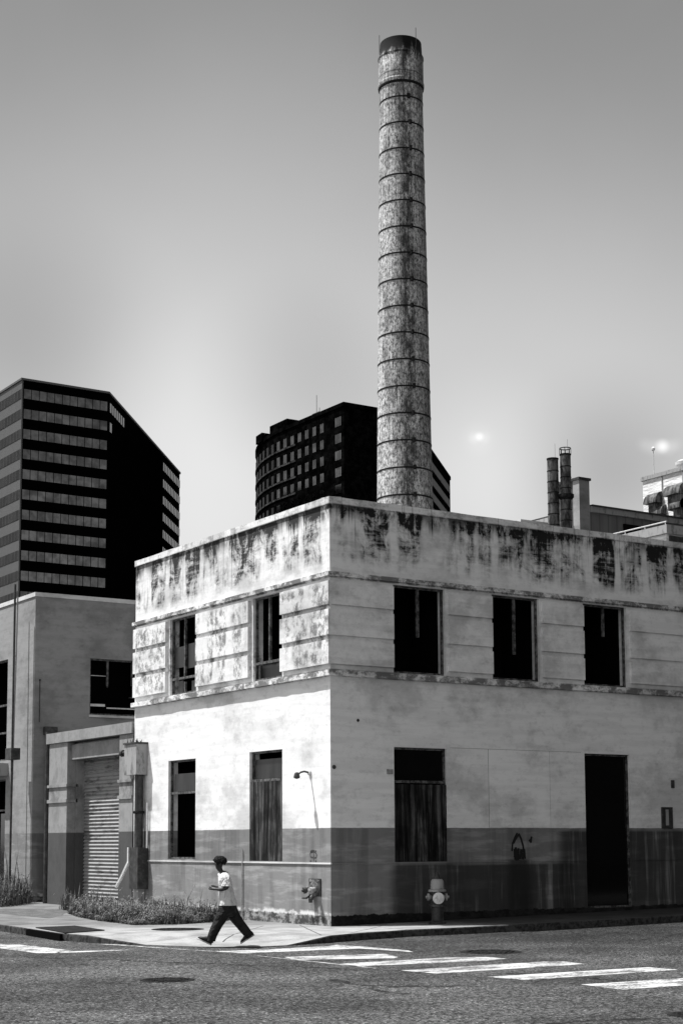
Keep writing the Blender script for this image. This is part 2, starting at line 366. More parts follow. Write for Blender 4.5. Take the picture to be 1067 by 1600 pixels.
def bx(mb, side, c, u0, u1, d0, d1, z0, z1):
    if side == 'L': mb.box(c+d0, c+d1, u0, u1, z0, z1)
    else: mb.box(u0, u1, c+d0, c+d1, z0, z1)
def hollow(mb, side, c, h, depth=.28, deep=1.6):     # dark room behind an opening
    a, b, p, q = h; e = .3
    P = lambda u, d, z: pt(side, c, u, d, z)
    d0 = depth-.002; d1 = depth+deep
    A = [(a-e, p-e), (b+e, p-e), (b+e, q+e), (a-e, q+e)]
    mb.poly([P(u, d1, z) for u, z in A])
    for (ua, za), (ub, zb) in zip(A, A[1:]+A[:1]): mb.poly([P(ua, d0, za), P(ub, d0, zb), P(ub, d1, zb), P(ua, d1, za)])
    for (ua, za), (ub, zb), (uc, zc), (ud, zd) in ((A[0], A[1], (b, p), (a, p)), (A[1], A[2], (b, q), (b, p)), (A[2], A[3], (a, q), (b, q)), (A[3], A[0], (a, p), (a, q))):
        mb.poly([P(ua, d0, za), P(ub, d0, zb), P(uc, d0, zc), P(ud, d0, zd)])
def window(root, side, c, h, bars_v=(.5,), bars_h=(), name='window', fr=.05, d=.07, panes=()):
    a, b, p, q = h; w = MB()
    bx(w, side, c, a+.003, a+fr, d, d+.06, p+.003, q-.003); bx(w, side, c, b-fr, b-.003, d, d+.06, p+.003, q-.003)
    bx(w, side, c, a+fr, b-fr, d, d+.06, q-fr, q-.003); bx(w, side, c, a+fr, b-fr, d, d+.06, p+.003, p+fr)
    for v in bars_v:
        u, z0, z1 = (v, 0, 1) if not isinstance(v, tuple) else v
        uc = a+(b-a)*u; bx(w, side, c, uc-.03, uc+.03, d-.02, d+.04, p+fr+(q-p-2*fr)*z0+.002, p+fr+(q-p-2*fr)*z1-.002)
    for z in bars_h:
        bx(w, side, c, a+fr+.002, b-fr-.002, d-.03, d+.05, z-.03, z+.03)
    o = w.build(name, M['frame'], root)
    r = MB(); hollow(r, side, c, h); r.build('dark_room', M['void'], o)
    for u0, u1, z0, z1, m, dd in panes:
        g = MB(); bx(g, side, c, a+(b-a)*u0, a+(b-a)*u1, dd, dd+.02, z0, z1); g.build('pane', M[m], o)
    return o

# ------------------------------------------------------------------ ground, road, pavement, markings
def gx(x): return .014*min(max(x, 0), 12)
g = MB(); g.box(-1500, 1500, -1500, 1500, -1.5, -.5); setting(g.build('ground', M['earth']))
r = MB(); xs = [-300, -60, -30, -15, 0, 3, 6, 9, 12, 30, 60, 300]; ys = [-300, -60, -30, -15, 0, 15, 40, 60, 300]
for a, b in zip(xs, xs[1:]):
    for p, q in zip(ys, ys[1:]): r.poly([(x, y, -.15+gx(x)) for x, y in ((a, p), (b, p), (b, q), (a, q))])
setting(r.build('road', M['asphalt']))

EDGE = [(-5.55, 60), (-5.55, 20), (-5.52, 9), (-5.5, 5.2), (-5.62, 3.4), (-5.8, 1.2), (-5.68, .2), (-5.42, -.6), (-5.1, -1.3), (-4.6, -2.3), (-3.95, -3.0), (-3.0, -3.1), (-1.8, -2.78), (-.6, -2.34), (.5, -2.14), (2, -2.36), (4, -2.55), (6, -2.6), (12, -2.4), (60, -2.4)]
RAMP = [(-5.1, -1.3), (-4.6, -2.3), (-3.95, -3.0), (-3.1, -3.1)]
def segd(p, a, b):
    p, a, b = Vector(p), Vector(a), Vector(b); t = max(0, min(1, (p-a).dot(b-a)/(b-a).length_squared)); return (p-a.lerp(b, t)).length
def walkz(x, y):
    d = min(segd((x, y), a, b) for a, b in zip(RAMP, RAMP[1:])); k = max(0, 1-d/1.5); k = k*k*(3-2*k)
    return gx(x)-.138*k
dense = []
for a, b in zip(EDGE, EDGE[1:]):
    L = math.dist(a, b); n = max(1, int(min(L, 40)/.45)) if L < 12 else 4
    dense += [(a[0]+(b[0]-a[0])*k/n, a[1]+(b[1]-a[1])*k/n) for k in range(n)]
dense.append(EDGE[-1]); ne = len(dense)
pts = dense+[(60, 60)]
inner = [(-5+.6*i+.13*(j % 2), -2.6+.6*j) for i in range(22) for j in range(24)]
def inside(p):
    c = False; n = len(pts)
    for i in range(n):
        (x1, y1), (x2, y2) = pts[i], pts[(i+1) % n]
        if (y1 > p[1]) != (y2 > p[1]) and p[0] < (x2-x1)*(p[1]-y1)/(y2-y1)+x1: c = not c
    return c
inner = [p for p in inner if inside(p) and min(segd(p, a, b) for a, b in zip(EDGE, EDGE[1:])) > .15]
allp = [Vector(p) for p in pts+inner]
vo, _, fo, _, _, _ = geometry.delaunay_2d_cdt(allp, [], [list(range(len(pts)))], 1, 1e-5)
s = MB(); s.v = [(p.x, p.y, walkz(p.x, p.y)) for p in vo]
for f in fo: s.face(f)
s.cur = 0
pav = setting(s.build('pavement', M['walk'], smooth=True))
k = MB()
for a, b in zip(dense, dense[1:]):
    za, zb = walkz(*a), walkz(*b); n = Vector((b[1]-a[1], -(b[0]-a[0]))).normalized()
    if n.dot(Vector((-1, -1))) < 0: n = -n
    oa, ob = (a[0]+n.x*.015, a[1]+n.y*.015), (b[0]+n.x*.015, b[1]+n.y*.015)
    k.poly([(*a, za), (*b, zb), (*ob, zb-.02), (*oa, za-.02)])
    k.poly([(*oa, za-.02), (*ob, zb-.02), (ob[0]+n.x*.02, ob[1]+n.y*.02, -.4), (oa[0]+n.x*.02, oa[1]+n.y*.02, -.4)])
setting(k.build('kerb', M['kerb']))
d = MB(); zt = .004
d.poly([(x, y, zt) for x, y in ((-3.3, 12.6), (-.02, 17.1), (-.02, 10.6), (-1.9, 10.1), (-2.6, 8.7), (-3.4, 7.6))])
setting(d.build('driveway', M['drive']))

def mark(name, pts, label, grp=None):
    m = MB(); m.poly([(x, y, -.146+gx(x)) for x, y in pts]); o = m.build(name, M['road_paint'])
    return setting(o)
MARKS = [[(-7.29, .78), (-7.03, .58), (-6.9, -1.9), (-7.45, -2.36), (-7.73, -2.15), (-7.76, -.45)],
 [(-5.73, -.3), (-5.42, -.62), (-5.25, -2.0), (-4.88, -3.64), (-4.08, -3.8), (-2.39, -3.67), (-2.07, -3.43), (-1.96, -4.0), (-1.9, -5.6), (-2.1, -6.05), (-2.31, -4.61), (-4.46, -4.47), (-4.69, -4.64)],
 [(-4.61, -5.71), (-2.74, -6.09), (-3.02, -6.89), (-3.25, -7.11), (-4.83, -6.41)],
 [(-4.84, -5.14), (-4.81, -5.16), (-4.69, -8.69), (-4.79, -8.78)],
 [(-4.13, -7.57), (-2.45, -7.51), (-1.8, -7.8), (-1.77, -8.32), (-2.36, -8.52), (-4.81, -8.22), (-4.74, -7.64)],
 [(-4.68, -9.34), (-1.67, -9.21), (-1.43, -9.39), (-1.5, -10.04), (-4.6, -10.15)],
 [(-4.36, -11.06), (-1.17, -11.12), (-1.15, -11.77), (-4.23, -11.84)],
 [(-4.09, -12.85), (-2.2, -12.91), (-1.3, -12.98), (-1.35, -13.8), (-4.16, -13.77)],
 [(-7.31, -2.03), (-5.95, -2.27), (-6.03, -2.44), (-7.37, -2.42)]]
for q in MARKS: mark('road_marking', q, '')

def disc(name, x, y, z, r, label, cat, n=40):
    m = MB(); m.lathe((x, y, z), [(r, -.05), (r, .006), (r-.05, .010), (r-.06, .004), (r*.55, .004), (r*.52, .009), (.01, .009)], n)
    for i in range(-3, 4):
        for j in range(-3, 4):
            if i*i+j*j < 11 and (i or j): m.box(x+i*r*.24-.03, x+i*r*.24+.03, y+j*r*.24-.03, y+j*r*.24+.03, z+.002, z+.013)
    return tag(m.build(name, M['iron']), label, cat)
disc('manhole_cover', -8.42, -8.77, -.148, .40, 'dark round manhole cover alone on the asphalt in the foreground', 'manhole cover')
disc('manhole_cover', -.92, -6.8, -.148, .56, 'worn round manhole cover set in the road beside the crosswalk bars', 'manhole cover')
disc('manhole_cover', -5.62, -16.62, -.148, .36, 'round manhole cover cut off by the bottom right corner of the road', 'manhole cover')
disc('manhole_cover', -3.22, 1.03, .0, .56, 'large dark round cover in the pavement beside the weeds', 'manhole cover')

t = thing('storm_drain', 'black storm drain inlet with dark cover plate set into the kerb', 'storm drain', (-5.4, 2.2, 0))
m = MB(); m.prism([(-5.46, 3.42), (-5.80, 1.0), (-4.70, 1.5), (-4.46, 3.6)], .004, .02); m.build('cover_plate', M['iron'], t)
m = MB(); m.prism([(-5.69, 3.40), (-5.62, 3.40), (-5.85, 1.02), (-5.92, 1.02)], -.145, -.01); m.build('inlet_opening', M['void'], t)

# ------------------------------------------------------------------ main building
main = thing('abandoned_building', 'two storey white concrete building with stained parapet, grooved bands and dark window openings', 'building', (0, 0, 0))
XE, YE = 24., 9.95
LW = [(6.37, 7.86, 5.68, 7.70), (2.08, 3.45, 5.68, 7.70), (6.37, 7.89, 1.42, 3.97), (2.08, 3.61, 1.40, 3.99)]
RW = [(1.72, 3.19, 5.68, 7.72), (4.59, 6.04, 5.68, 7.72), (7.46, 8.90, 5.68, 7.72), (1.71, 3.20, 1.38, 3.98), (7.41, 8.90, .2, 3.98), (11.6, 13.0, 5.68, 7.72), (14.4, 15.9, 5.68, 7.72)]
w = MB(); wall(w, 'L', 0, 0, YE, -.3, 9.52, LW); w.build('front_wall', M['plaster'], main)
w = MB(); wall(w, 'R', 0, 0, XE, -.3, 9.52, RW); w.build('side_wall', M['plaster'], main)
w = MB()
w.poly([(.25, YE, -.3), (XE, YE, -.3), (XE, YE, 9.52), (0, YE, 9.52), (0, YE, -.3)]); w.poly([(XE, 0, -.3), (XE, YE, -.3), (XE, YE, 9.52), (XE, 0, 9.52)])
w.build('rear_wall', M['plaster'], main)
w = MB(); w.poly([(.02, .02, 8.7), (XE-.02, .02, 8.7), (XE-.02, YE-.02, 8.7), (.02, YE-.02, 8.7)]); w.build('roof', M['roof'], main)
def jit(a): return random.uniform(-a, a)
def ledge(name, p, z0, z1, seg=.3, ja=.006, slope=0):
    m = MB()
    def fl(q): a = jit(ja); return [(.02, q.y, z0+a*.4), (-p+a, q.y, z0+jit(ja)), (-p+a, q.y, z1-slope+jit(ja*.6)), (.02, q.y, z1+jit(ja*.3))]
    def fr(q): a = jit(ja); return [(q.x, .02, z0+a*.4), (q.x, -p+a, z0+jit(ja)), (q.x, -p+a, z1-slope+jit(ja*.6)), (q.x, .02, z1+jit(ja*.3))]
    m.strip((0, YE+.04, 0), (0, -p, 0), fl, seg); m.strip((-p+.004, 0, 0), (XE, 0, 0), fr, seg)
    return m.build(name, M['plaster'], main)
c = MB()
def cl(q): a = jit(.004); return [(.3, q.y, 9.42), (-.035+a, q.y, 9.425+jit(.006)), (-.035+a, q.y, 9.585+jit(.006)), (.3, q.y, 9.60)]
def cr(q): a = jit(.004); return [(q.x, .3, 9.42), (q.x, -.035+a, 9.425+jit(.006)), (q.x, -.035+a, 9.585+jit(.006)), (q.x, .3, 9.60)]
c.strip((0, YE+.02, 0), (0, -.035, 0), cl, .35); c.strip((-.03, 0, 0), (XE, 0, 0), cr, .35); c.build('parapet_coping', M['plaster'], main)
ledge('string_course', .085, 7.775, 7.87); ledge('sill_ledge', .11, 5.525, 5.655, slope=.01); m = MB(); m.box(-.025, .01, -.025, YE+.02, 1.35, 1.385); m.build('base_moulding', M['plaster_plain'], main)  # front moulding white: its sunlit line put into the colour
m = MB(); m.box(.011, 7.40, -.02, .01, 1.35, 1.378); m.box(8.91, XE, -.02, .01, 1.35, 1.378); m.build('base_moulding', M['plaster'], main)
PZ = [(7.13, 7.66), (6.44, 7.02), (5.79, 6.33)]
for a, b in ((0, 2.06), (3.56, 6.27), (7.97, 9.93)):
    for z0, z1 in PZ:
        m = MB(); m.box(-.085, .03, a if a else -.066, b, z0, z1); m.build('wall_panel', M['plaster'], main)
for a, b in ((0, 1.70), (3.27, 4.57), (6.12, 7.44), (9.0, 11.5), (13.1, 14.3), (16, 23.9)):
    for z0, z1 in PZ:
        m = MB(); m.box(a if a else .031, b, -.066, .03, z0, z1); m.build('wall_panel', M['plaster'], main)
# windows and doors
window(main, 'L', 0, LW[0], ((.5, .22, 1), (.5, 0, .14)), (6.10,), panes=[(.05, .46, 6.34, 6.98, 'dim_glass', .11), (.55, .95, 6.40, 6.95, 'dim_glass', .11), (.12, .3, 5.74, 6.0, 'dim_glass', .11), (.62, .8, 5.74, 6.05, 'dim_glass', .11)])
window(main, 'L', 0, LW[1], ((.5, .2, 1),), (6.10,), panes=[(.05, .95, 5.74, 6.07, 'dim_glass', .17)])
window(main, 'L', 0, LW[2], (), (3.12,), panes=[(.06, .9, 3.16, 3.62, 'dim_glass', .11)])
window(main, 'L', 0, LW[3], (), (3.30,), panes=[(.05, .93, 3.34, 3.80, 'dim_glass', .11), (.002, .998, 1.405, 3.27, 'wood', .035)])
for i, h in enumerate(RW[:3]+RW[5:]):
    window(main, 'R', 0, h, ((.5, (.42, .3, .62)[i % 3], 1),), ())
window(main, 'R', 0, RW[3], (), (3.2,), panes=[(.002, .998, 1.385, 3.14, 'wood', .035), (.03, .97, 3.23, 3.93, 'glass', .11)])
window(main, 'R', 0, RW[4], (), (), name='door', panes=[(.03, .97, .24, 3.93, 'glass', .11)])
# faint blocked doorway on the side wall
m = MB()
m.box(4.42, 6.28, -.008, .02, 2.16, 3.995); m.build('blocked_doorway', M['patch'], main)
m = MB(); m.box(4.411, 4.418, -.004, .02, 2.16, 4.0); m.box(6.282, 6.289, -.004, .02, 2.16, 4.0); m.box(3.3, 7.3, -.004, .02, 4.0, 4.007); m.build('joint_line', M['clad_grey'], main)
# small fixtures on the walls
m = MB(); m.box(9.93, 10.29, -.05, .02, 2.14, 2.68); o = m.build('meter_cover', M['dark_metal'], main)
m = MB(); m.box(10.04, 10.14, -.056, -.045, 2.22, 2.62); m.build('cover_strip', M['grey_metal'], o)
m = MB(); m.box(10.30, 10.40, -.03, .02, 3.17, 3.37); m.build('wall_bracket', M['dark_metal'], main)
m = MB(); m.box(1.5, 1.66, -.03, .02, 3.36, 3.47); m.box(1.56, 1.64, -.034, -.028, 3.37, 3.42); m.build('wall_bracket', M['grey_metal'], main)
for u, z, rr in ((.73, 4.55, .035), (.09, 3.49, .05)):
    m = MB(); m.lathe((u, -.012, z), [(rr, -.01), (rr*.8, .015)], 10, (0, -1, 0)); m.build('bolt_plate', M['dark_metal'], main)
# spray marks on the belt
def ribbon(mb, pts, w, y=-.004):
    for (a, b), (c, d2) in zip(pts, pts[1:]):
        L = math.hypot(c-a, d2-b) or 1; nx, nz = -(d2-b)/L*w/2, (c-a)/L*w/2
        ex, ez = (c-a)/L*w*.3, (d2-b)/L*w*.3
        mb.box(min(a, c), min(a, c)+.001, y, y+.001, b, b+.001) if False else mb.poly([(a+nx-ex, y+jit(.0006), b+nz-ez), (c+nx+ex, y+jit(.0006), d2+nz+ez), (c-nx+ex, y, d2-nz+ez), (a-nx-ex, y, b-nz-ez)])
m = MB(); ribbon(m, [(5.08, 1.62), (5.10, 1.78), (5.17, 1.92), (5.24, 2.02)], .05); ribbon(m, [(5.13, 1.8), (5.22, 1.92), (5.30, 2.0), (5.36, 1.9), (5.42, 1.72), (5.44, 1.55), (5.42, 1.42)], .055, -.0052)
for q in range(16):
    a = random.uniform(5.12, 5.46); ribbon(m, [(a, random.uniform(1.5, 1.68)), (a+jit(.03), random.uniform(1.38, 1.5))], random.uniform(.03, .07), -.0064-.0008*q)
m.build('spray_mark', M['spray'], main)
m = MB(); ribbon(m, [(5.68, 1.93), (5.66, 1.82), (5.62, 1.86)], .06); m.build('spray_mark', M['spray'], main)
m = MB()
def ribL(pts, w):
    for (a, b), (c, d2) in zip(pts, pts[1:]):
        L = math.hypot(c-a, d2-b) or 1; nx, nz = -(d2-b)/L*w/2, (c-a)/L*w/2
        m.poly([(-.004-jit(.001), a+nx, b+nz), (-.004, c+nx, d2+nz), (-.004, c-nx, d2-nz), (-.004, a-nx, b-nz)])
ribL([(.86, 1.6), (.84, 1.5), (.6, 1.49), (.58, 1.56), (.68, 1.63), (.86, 1.6)], .025); ribL([(.71, 1.62), (.7, 1.42)], .02); ribL([(.86, 1.4), (.82, 1.43)], .04); ribL([(.6, 1.4), (.64, 1.43)], .04); ribL([(.6, 1.65), (.63, 1.62)], .03); ribL([(.85, 1.62), (.76, 1.64), (.66, 1.64)], .05)
m.build('stencil_mark', M['dark_metal'], main)

# wall lamp arm near the corner, with its dangling shade
t = thing('wall_lamp', 'broken dark lamp arm sticking out of the white wall near the corner', 'lamp', (0, .85, 3.4))
m = MB(); m.lathe((-.001, .86, 3.40), [(.07, 0), (.06, .04), (.03, .05)], 12, (-1, 0, 0)); m.build('wall_plate', M['pale_metal'], t)
m = MB(); m.tube([(-.04, .86, 3.40), (-.15, .87, 3.42), (-.24, .87, 3.40), (-.30, .87, 3.36)], .022, 8); m.build('arm', M['dark_metal'], t)
m = MB(); m.lathe((-.34, .875, 3.27), [(.03, .13), (.05, .11), (.075, .03), (.07, 0), (.02, -.02)], 12); m.build('lamp_shade', M['dark_metal'], t)
# standpipe connection
t = thing('standpipe_connection', 'fire standpipe connection with capped twin inlets on a dark plate low on the wall', 'standpipe', (0, .63, .66))
m = MB(); m.box(-.03, .02, .40, .87, .64, 1.03); m.build('back_plate', M['dark_metal'], t)
m = MB(); m.lathe((-.03, .63, .80), [(.17, 0), (.16, .05), (.09, .08)], 20, (-1, 0, 0)); m.build('clapper_body', M['stack'], t)
for y in (.52, .74):
    m = MB(); m.lathe((-.10, y, .80), [(.05, 0), (.055, .08), (.075, .085), (.075, .14), (.03, .15), (.03, .18)], 14, (-1, -.2 if y < .6 else .2, -.25)); m.build('inlet_cap', M['grey_metal'] if y < .6 else M['dark_metal'], t)
m = MB(); m.tube([(-.06, .72, .68), (-.17, .74, .60), (-.17, .92, .60)], .022, 8); m.build('lever', M['dark_metal'], t)
m = MB(); m.tube([(-.05, .66, .66), (-.12, .66, .58), (-.12, .66, .5)], [.05, .05, .04], 10); m.build('drain_pipe', M['dark_metal'], t)
fc = bpy.data.curves.new('plate_text', 'FONT'); fc.body = 'AutoSpkr'; fc.size = .1; fc.extrude = .004; fc.align_x = 'CENTER'
to = bpy.data.objects.new('plate_text', fc); COL.objects.link(to)
dg = bpy.context.evaluated_depsgraph_get(); me = bpy.data.meshes.new_from_object(to.evaluated_get(dg)); bpy.data.objects.remove(to)
R = Matrix(((0, 0, -1, -.034), (-1, 0, 0, .635), (0, 1, 0, .955), (0, 0, 0, 1))); me.transform(Matrix.Translation(-Vector(t['_at']))@R)
me.materials.clear(); me.materials.append(M['road_paint']); lt = bpy.data.objects.new('raised_lettering', me); COL.objects.link(lt); lt.parent = t
# thin marker post in front of the wall
m = MB(); m.tube([(-.03, 3.9, .0), (-.03, 3.9, 1.67)], .015, 8); tag(m.build('conduit_pipe', M['grey_metal']), 'thin grey upright pipe against the wall behind the walking person', 'pipe')

# service box and mast at the far end of the front wall
t = thing('meter_cabinet', 'grey metal meter cabinet on a dark mast at the end of the white wall', 'meter cabinet', (-.17, 9.4, 0))
m = MB(); m.box(-.34, -.01, 9.12, 9.86, 3.66, 4.48); m.build('cabinet', M['grey_metal'], t)
m = MB(); m.prism([(-.37, 9.09), (-.005, 9.09), (-.005, 9.89), (-.37, 9.89)], 4.485, 4.53); m.build('cabinet_lid', M['dark_metal'], t)
m = MB()
for q in range(14): y = random.uniform(9.15, 9.8); x = random.uniform(-.3, -.05); m.tube([(x, y, 4.52), (x+jit(.05), y+jit(.05), 4.52+random.uniform(.05, .14))], [.02, .004], 5)
m.build('plant_debris', M['earth'], t)  # loose debris and plant bits on the cabinet lid
m = MB(); m.tube([(-.16, 9.31, 3.66), (-.16, 9.31, 1.72)], .115, 14)
m.build('mast', M['dark_metal'], t, True)
m = MB(); m.tube([(-.12, 9.50, 3.66), (-.12, 9.50, 1.7)], .04, 10); m.build('conduit', M['pale_metal'], t, True)
m = MB(); m.tube([(-.06, 9.0, 2.9), (-.06, 9.0, 1.7)], .025, 8); m.build('conduit', M['pale_metal'], t, True)
m = MB(); m.lathe((-.16, 9.31, 2.62), [(.15, 0), (.16, .03), (.15, .07)], 14); m.build('clamp_band', M['iron'], t)
m = MB(); m.box(-.32, -.01, 9.02, 9.52, .62, 1.72); m.build('lower_box', M['dark_metal'], t)
m = MB(); m.box(-.22, -.02, 9.2, 9.45, 0, .62); m.build('post_foot', M['grey_metal'], t)
m = MB(); m.prism([(-.36, 9.52), (-.30, 9.52), (-.30, 9.58), (-.36, 9.58)], 1.3, 1.72); m.tube([(-.33, 9.55, 1.32), (-.42, 9.75, .95), (-.48, 9.98, .66)], .05, 6); m.build('bent_conduit', M['pale_metal'], t)
m = MB(); m.tube([(-.2, 9.87, 4.3), (-.2, 10.2, 4.28)], .06, 8); m.lathe((-.2, 10.2, 4.28), [(.09, 0), (.1, .1), (.05, .14)], 10, (0, 1, 0)); m.build('service_head', M['dark_metal'], t)

# ------------------------------------------------------------------ garage
t = garage = thing('garage', 'low concrete garage bay with pilasters and a roller shutter between two taller buildings', 'garage', (0, 13, 0))
w = MB()
wall(w, 'L', .25, 10., 15.8, -.3, 4.8, [(10.9, 14.40, -.3, 4.42)], .5); w.build('front_wall', M['garage'], garage)
m = MB(); m.box(-.02, .27, 9.99, 10.85, -.3, 4.82); m.build('pilaster', M['garage'], garage)
m = MB(); m.box(-.02, .27, 14.45, 15.8, -.3, 4.82); m.build('pilaster', M['garage'], garage)
for a, b in ((9.995, 10.9), (14.40, 15.86)):
    m = MB(); m.box(-.06, .3, a, b, 3.04, 3.14); m.box(-.06, .3, a, b, 3.5, 3.58); m.build('band_moulding', M['garage'], garage)
m = MB(); m.box(-.07, .4, 9.99, 15.95, 4.83, 5.14); m.build('coping', M['garage'], garage)
m = MB(); m.box(.1, .27, 10.87, 14.43, 4.30, 4.74); m.build('lintel_panel', M['garage'], garage)
m = MB(); n = 42; prev = None
for q in range(n+1):
    z = -.02+4.44*q/n
    for dx, dz in ((0, 0), (.05, .07)):
        i = len(m.v); m.v += [(.5+dx, 10.8, z+dz), (.5+dx, 14.5, z+dz)]
        if prev is not None: m.face((prev, prev+1, i+1, i))
        prev = i
m.build('roller_shutter', M['shutter'], garage)
w = MB(); w.box(.30, 12, 9.97, 15.79, 4.45, 5.0); w.build('roof', M['roof'], garage)
m = MB(); m.tube([(.0, 16.0, 0), (.0, 16.0, 5.2)], .08, 8); m.tube([(.5, 17.04, 0), (.5, 17.04, 5.3)], .09, 8); m.box(.3, .7, 16.9, 17.1, 5.2, 5.45)
tag(m.build('downpipe', M['dark_metal']), 'black downpipe in the gap beside the garage pilaster', 'pipe')
w = MB(); w.poly([(.8, 15.8, -.3), (.8, 17.15, -.3), (.8, 17.15, 4.9), (.8, 15.8, 4.9)]); w.build('gap_wall', M['plaster_belt'], garage)

# ------------------------------------------------------------------ left building
wh = thing('corner_warehouse', 'plain pale concrete building with a wide dark window above the garage roof', 'building', (0, 17.15, 0))
FW = [(19.4, 23.5, 4.5, 7.78), (19.4, 23.5, .25, 3.9), (25.5, 29.5, 4.5, 7.78)]
w = MB(); wall(w, 'L', 0, 17.15, 42, -.3, 9.55, FW, .3); w.build('street_wall', M['plaster_belt'], wh)
SW = [(1.88, 4.3, 5.9, 7.70)]
w = MB(); wall(w, 'R', 17.15, 0, 20, -.3, 9.55, SW, .3); w.build('side_wall', M['plaster_belt'], wh)
w = MB(); w.poly([(0, 17.15, 9.3), (20, 17.15, 9.3), (20, 42, 9.3), (0, 42, 9.3)]); w.poly([(20, 17.15, -.3), (20, 42, -.3), (20, 42, 9.5), (20, 17.15, 9.5)]); w.poly([(0, 42, -.3), (20, 42, -.3), (20, 42, 9.5), (0, 42, 9.5)]); w.build('roof', M['roof'], wh)
m = MB(); m.box(-.03, .3, 17.12, 42, 9.55, 9.68); m.box(.3, 20, 17.12, 17.45, 9.553, 9.683); m.build('parapet_coping', M['plaster_plain'], wh)
window(wh, 'L', 0, FW[0], (.33, .66), (5.4, 6.3), panes=[])
window(wh, 'L', 0, FW[1], (.2, .5), (2.9,), name='door', panes=[(.02, .98, .3, 2.8, 'glass', .11)])
window(wh, 'L', 0, FW[2], (.33, .66), (5.4, 6.3))
window(wh, 'R', 17.15, SW[0], ((.26, .5, 1), (.62, .55, 1)), (), panes=[(.03, .24, 6.18, 6.26, 'pale_metal', .12), (.26, .97, 6.12, 6.16, 'pale_metal', .1), (.03, .26, 7.16, 7.18, 'pale_metal', .16), (.64, .97, 7.05, 7.07, 'pale_metal', .16), (.6, .97, 6.5, 6.53, 'frame', .18), (.66, .97, 6.55, 7.0, 'glass', .11)])
m = MB(); m.box(1.85, 4.33, 17.09, 17.17, 5.82, 5.895); m.build('window_sill', M['plaster_plain'], wh)
m = MB(); m.box(-.5, .02, 19.2, 23.7, 4.0, 4.4); m.build('canopy', M['grey_metal'], wh)
m = MB(); m.tube([(.18, 17.13, 6.9), (.18, 17.13, 5.6)], .012, 6); m.lathe((.18, 17.13, 6.88), [(.03, 0), (.03, .06)], 8); m.build('cable', M['dark_metal'], wh)
t = thing('utility_pole', 'thin black pole with a switch box standing in front of the left building', 'pole', (-.5, 17.62, 0))
m = MB(); m.tube([(-.5, 17.62, -.1), (-.5, 17.62, 9.95)], .035, 10); m.build('pole', M['dark_metal'], t, True)
m = MB(); m.tube([(-.42, 17.9, -.1), (-.3, 17.9, 9.6)], .03, 8); m.build('conduit', M['grey_metal'], t, True)
m = MB(); m.box(-.66, -.36, 17.30, 17.78, 4.42, 4.78); m.build('switch_box', M['dark_metal'], t)

# ------------------------------------------------------------------ chimney
CX, CY = 20.44, 26.
t = thing('factory_chimney', 'tall tapering weathered concrete chimney with iron bands rising behind the building', 'chimney', (CX, CY, 0))
def cr_(z): return 1.208-(z-16.5)*(1.208-.955)/(34.6-16.5)
m = MB(); m.lathe((CX, CY, 0), [(cr_(z), z) for z in (0, 8, 16.5, 22, 28, 34.5)]+[(.965, 35.2), (1.0, 35.3), (1.0, 36.6), (.95, 36.7)]+[(.92, 37.25)], 48, cap=False)
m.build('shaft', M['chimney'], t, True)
m = MB(); m.lathe((CX, CY, 0), [(.92, 37.25), (.7, 37.25), (.66, 36)], 48, cap=True); m.build('soot_lined_top', M['void'], t)
m = MB(); m.lathe((CX, CY, 0), [(.995, 36.45), (1.02, 36.5), (1.02, 36.56), (.99, 36.6)], 48, cap=False); m.lathe((CX, CY, 0), [(.97, 35.12), (1.03, 35.2), (1.03, 35.32), (.995, 35.36)], 48, cap=False); m.build('crown_rim', M['chimney'], t, True)
z = 16.52-1.193*2
while z < 34.6:
    rr = cr_(z); m = MB(); m.lathe((CX, CY, z), [(rr-.01, -.04), (rr+.016, -.03), (rr+.016, .03), (rr-.01, .04)], 48, cap=False)
    q = -1.82+jit(.03); bxm = Matrix.Rotation(q, 3, 'Z')
    cxx, cyy = CX+math.cos(q)*(rr+.05), CY+math.sin(q)*(rr+.05)
    m.lathe((cxx, cyy, z), [(.07, -.09), (.07, .09)], 8); m.build('iron_band', M['iron'], t, True); z += 1.193
for a in (2.6, 1.2, -.1, -1.4):
    m = MB(); x, y = CX+math.cos(a)*.95, CY+math.sin(a)*.95; m.tube([(x, y, 36.8), (x, y, 37.7)], .014, 5); m.build('lightning_rod', M['dark_metal'], t)

m = MB(); m.lathe((CX, CY, 0), [(.96, 35.06), (1.012, 35.1), (1.012, 35.17), (.96, 35.2)], 48, cap=False); m.build('crown_band', M['iron'], t, True)

# ------------------------------------------------------------------ left tower
AX, AY, AZt = 90.08, 246.93, 87.6
BX = 107.6; CXT, CYT = 150.3, 300.5
tw = thing('office_tower', 'dark glass office tower with a chamfered flank and horizontal window bands', 'tower', (AX, AY, 0))
foot = [(AX, AY), (BX, AY), (CXT, CYT), (CXT, 330), (AX, 330)]
m = MB(); m.prism([(AX+.3, AY), (BX, AY), (CXT, CYT), (CXT, 330), (AX+.3, 330)], -1, AZt-.4); m.build('wall', M['tower_dark'], tw)
m = MB(); m.box(AX, AX+.28, AY+.02, 330, -1, AZt-.4); m.build('side_wall', M['tower_side'], tw)
m = MB(); m.prism([(AX-.2, AY-.2), (BX+.1, AY-.2), (CXT+.2, CYT-.2), (CXT, 330), (AX-.2, 330)], AZt-.39, AZt); m.build('roof_edge', M['tower_side'], tw)
ch = Vector((CXT-BX, CYT-AY, 0)); CL = ch.length; cd = ch/CL; cn = Vector((cd.y, -cd.x, 0))
def cpt(s, d, z): p = Vector((BX, AY, 0))+cd*s+cn*d; return (p.x, p.y, z)
FH = 3.79
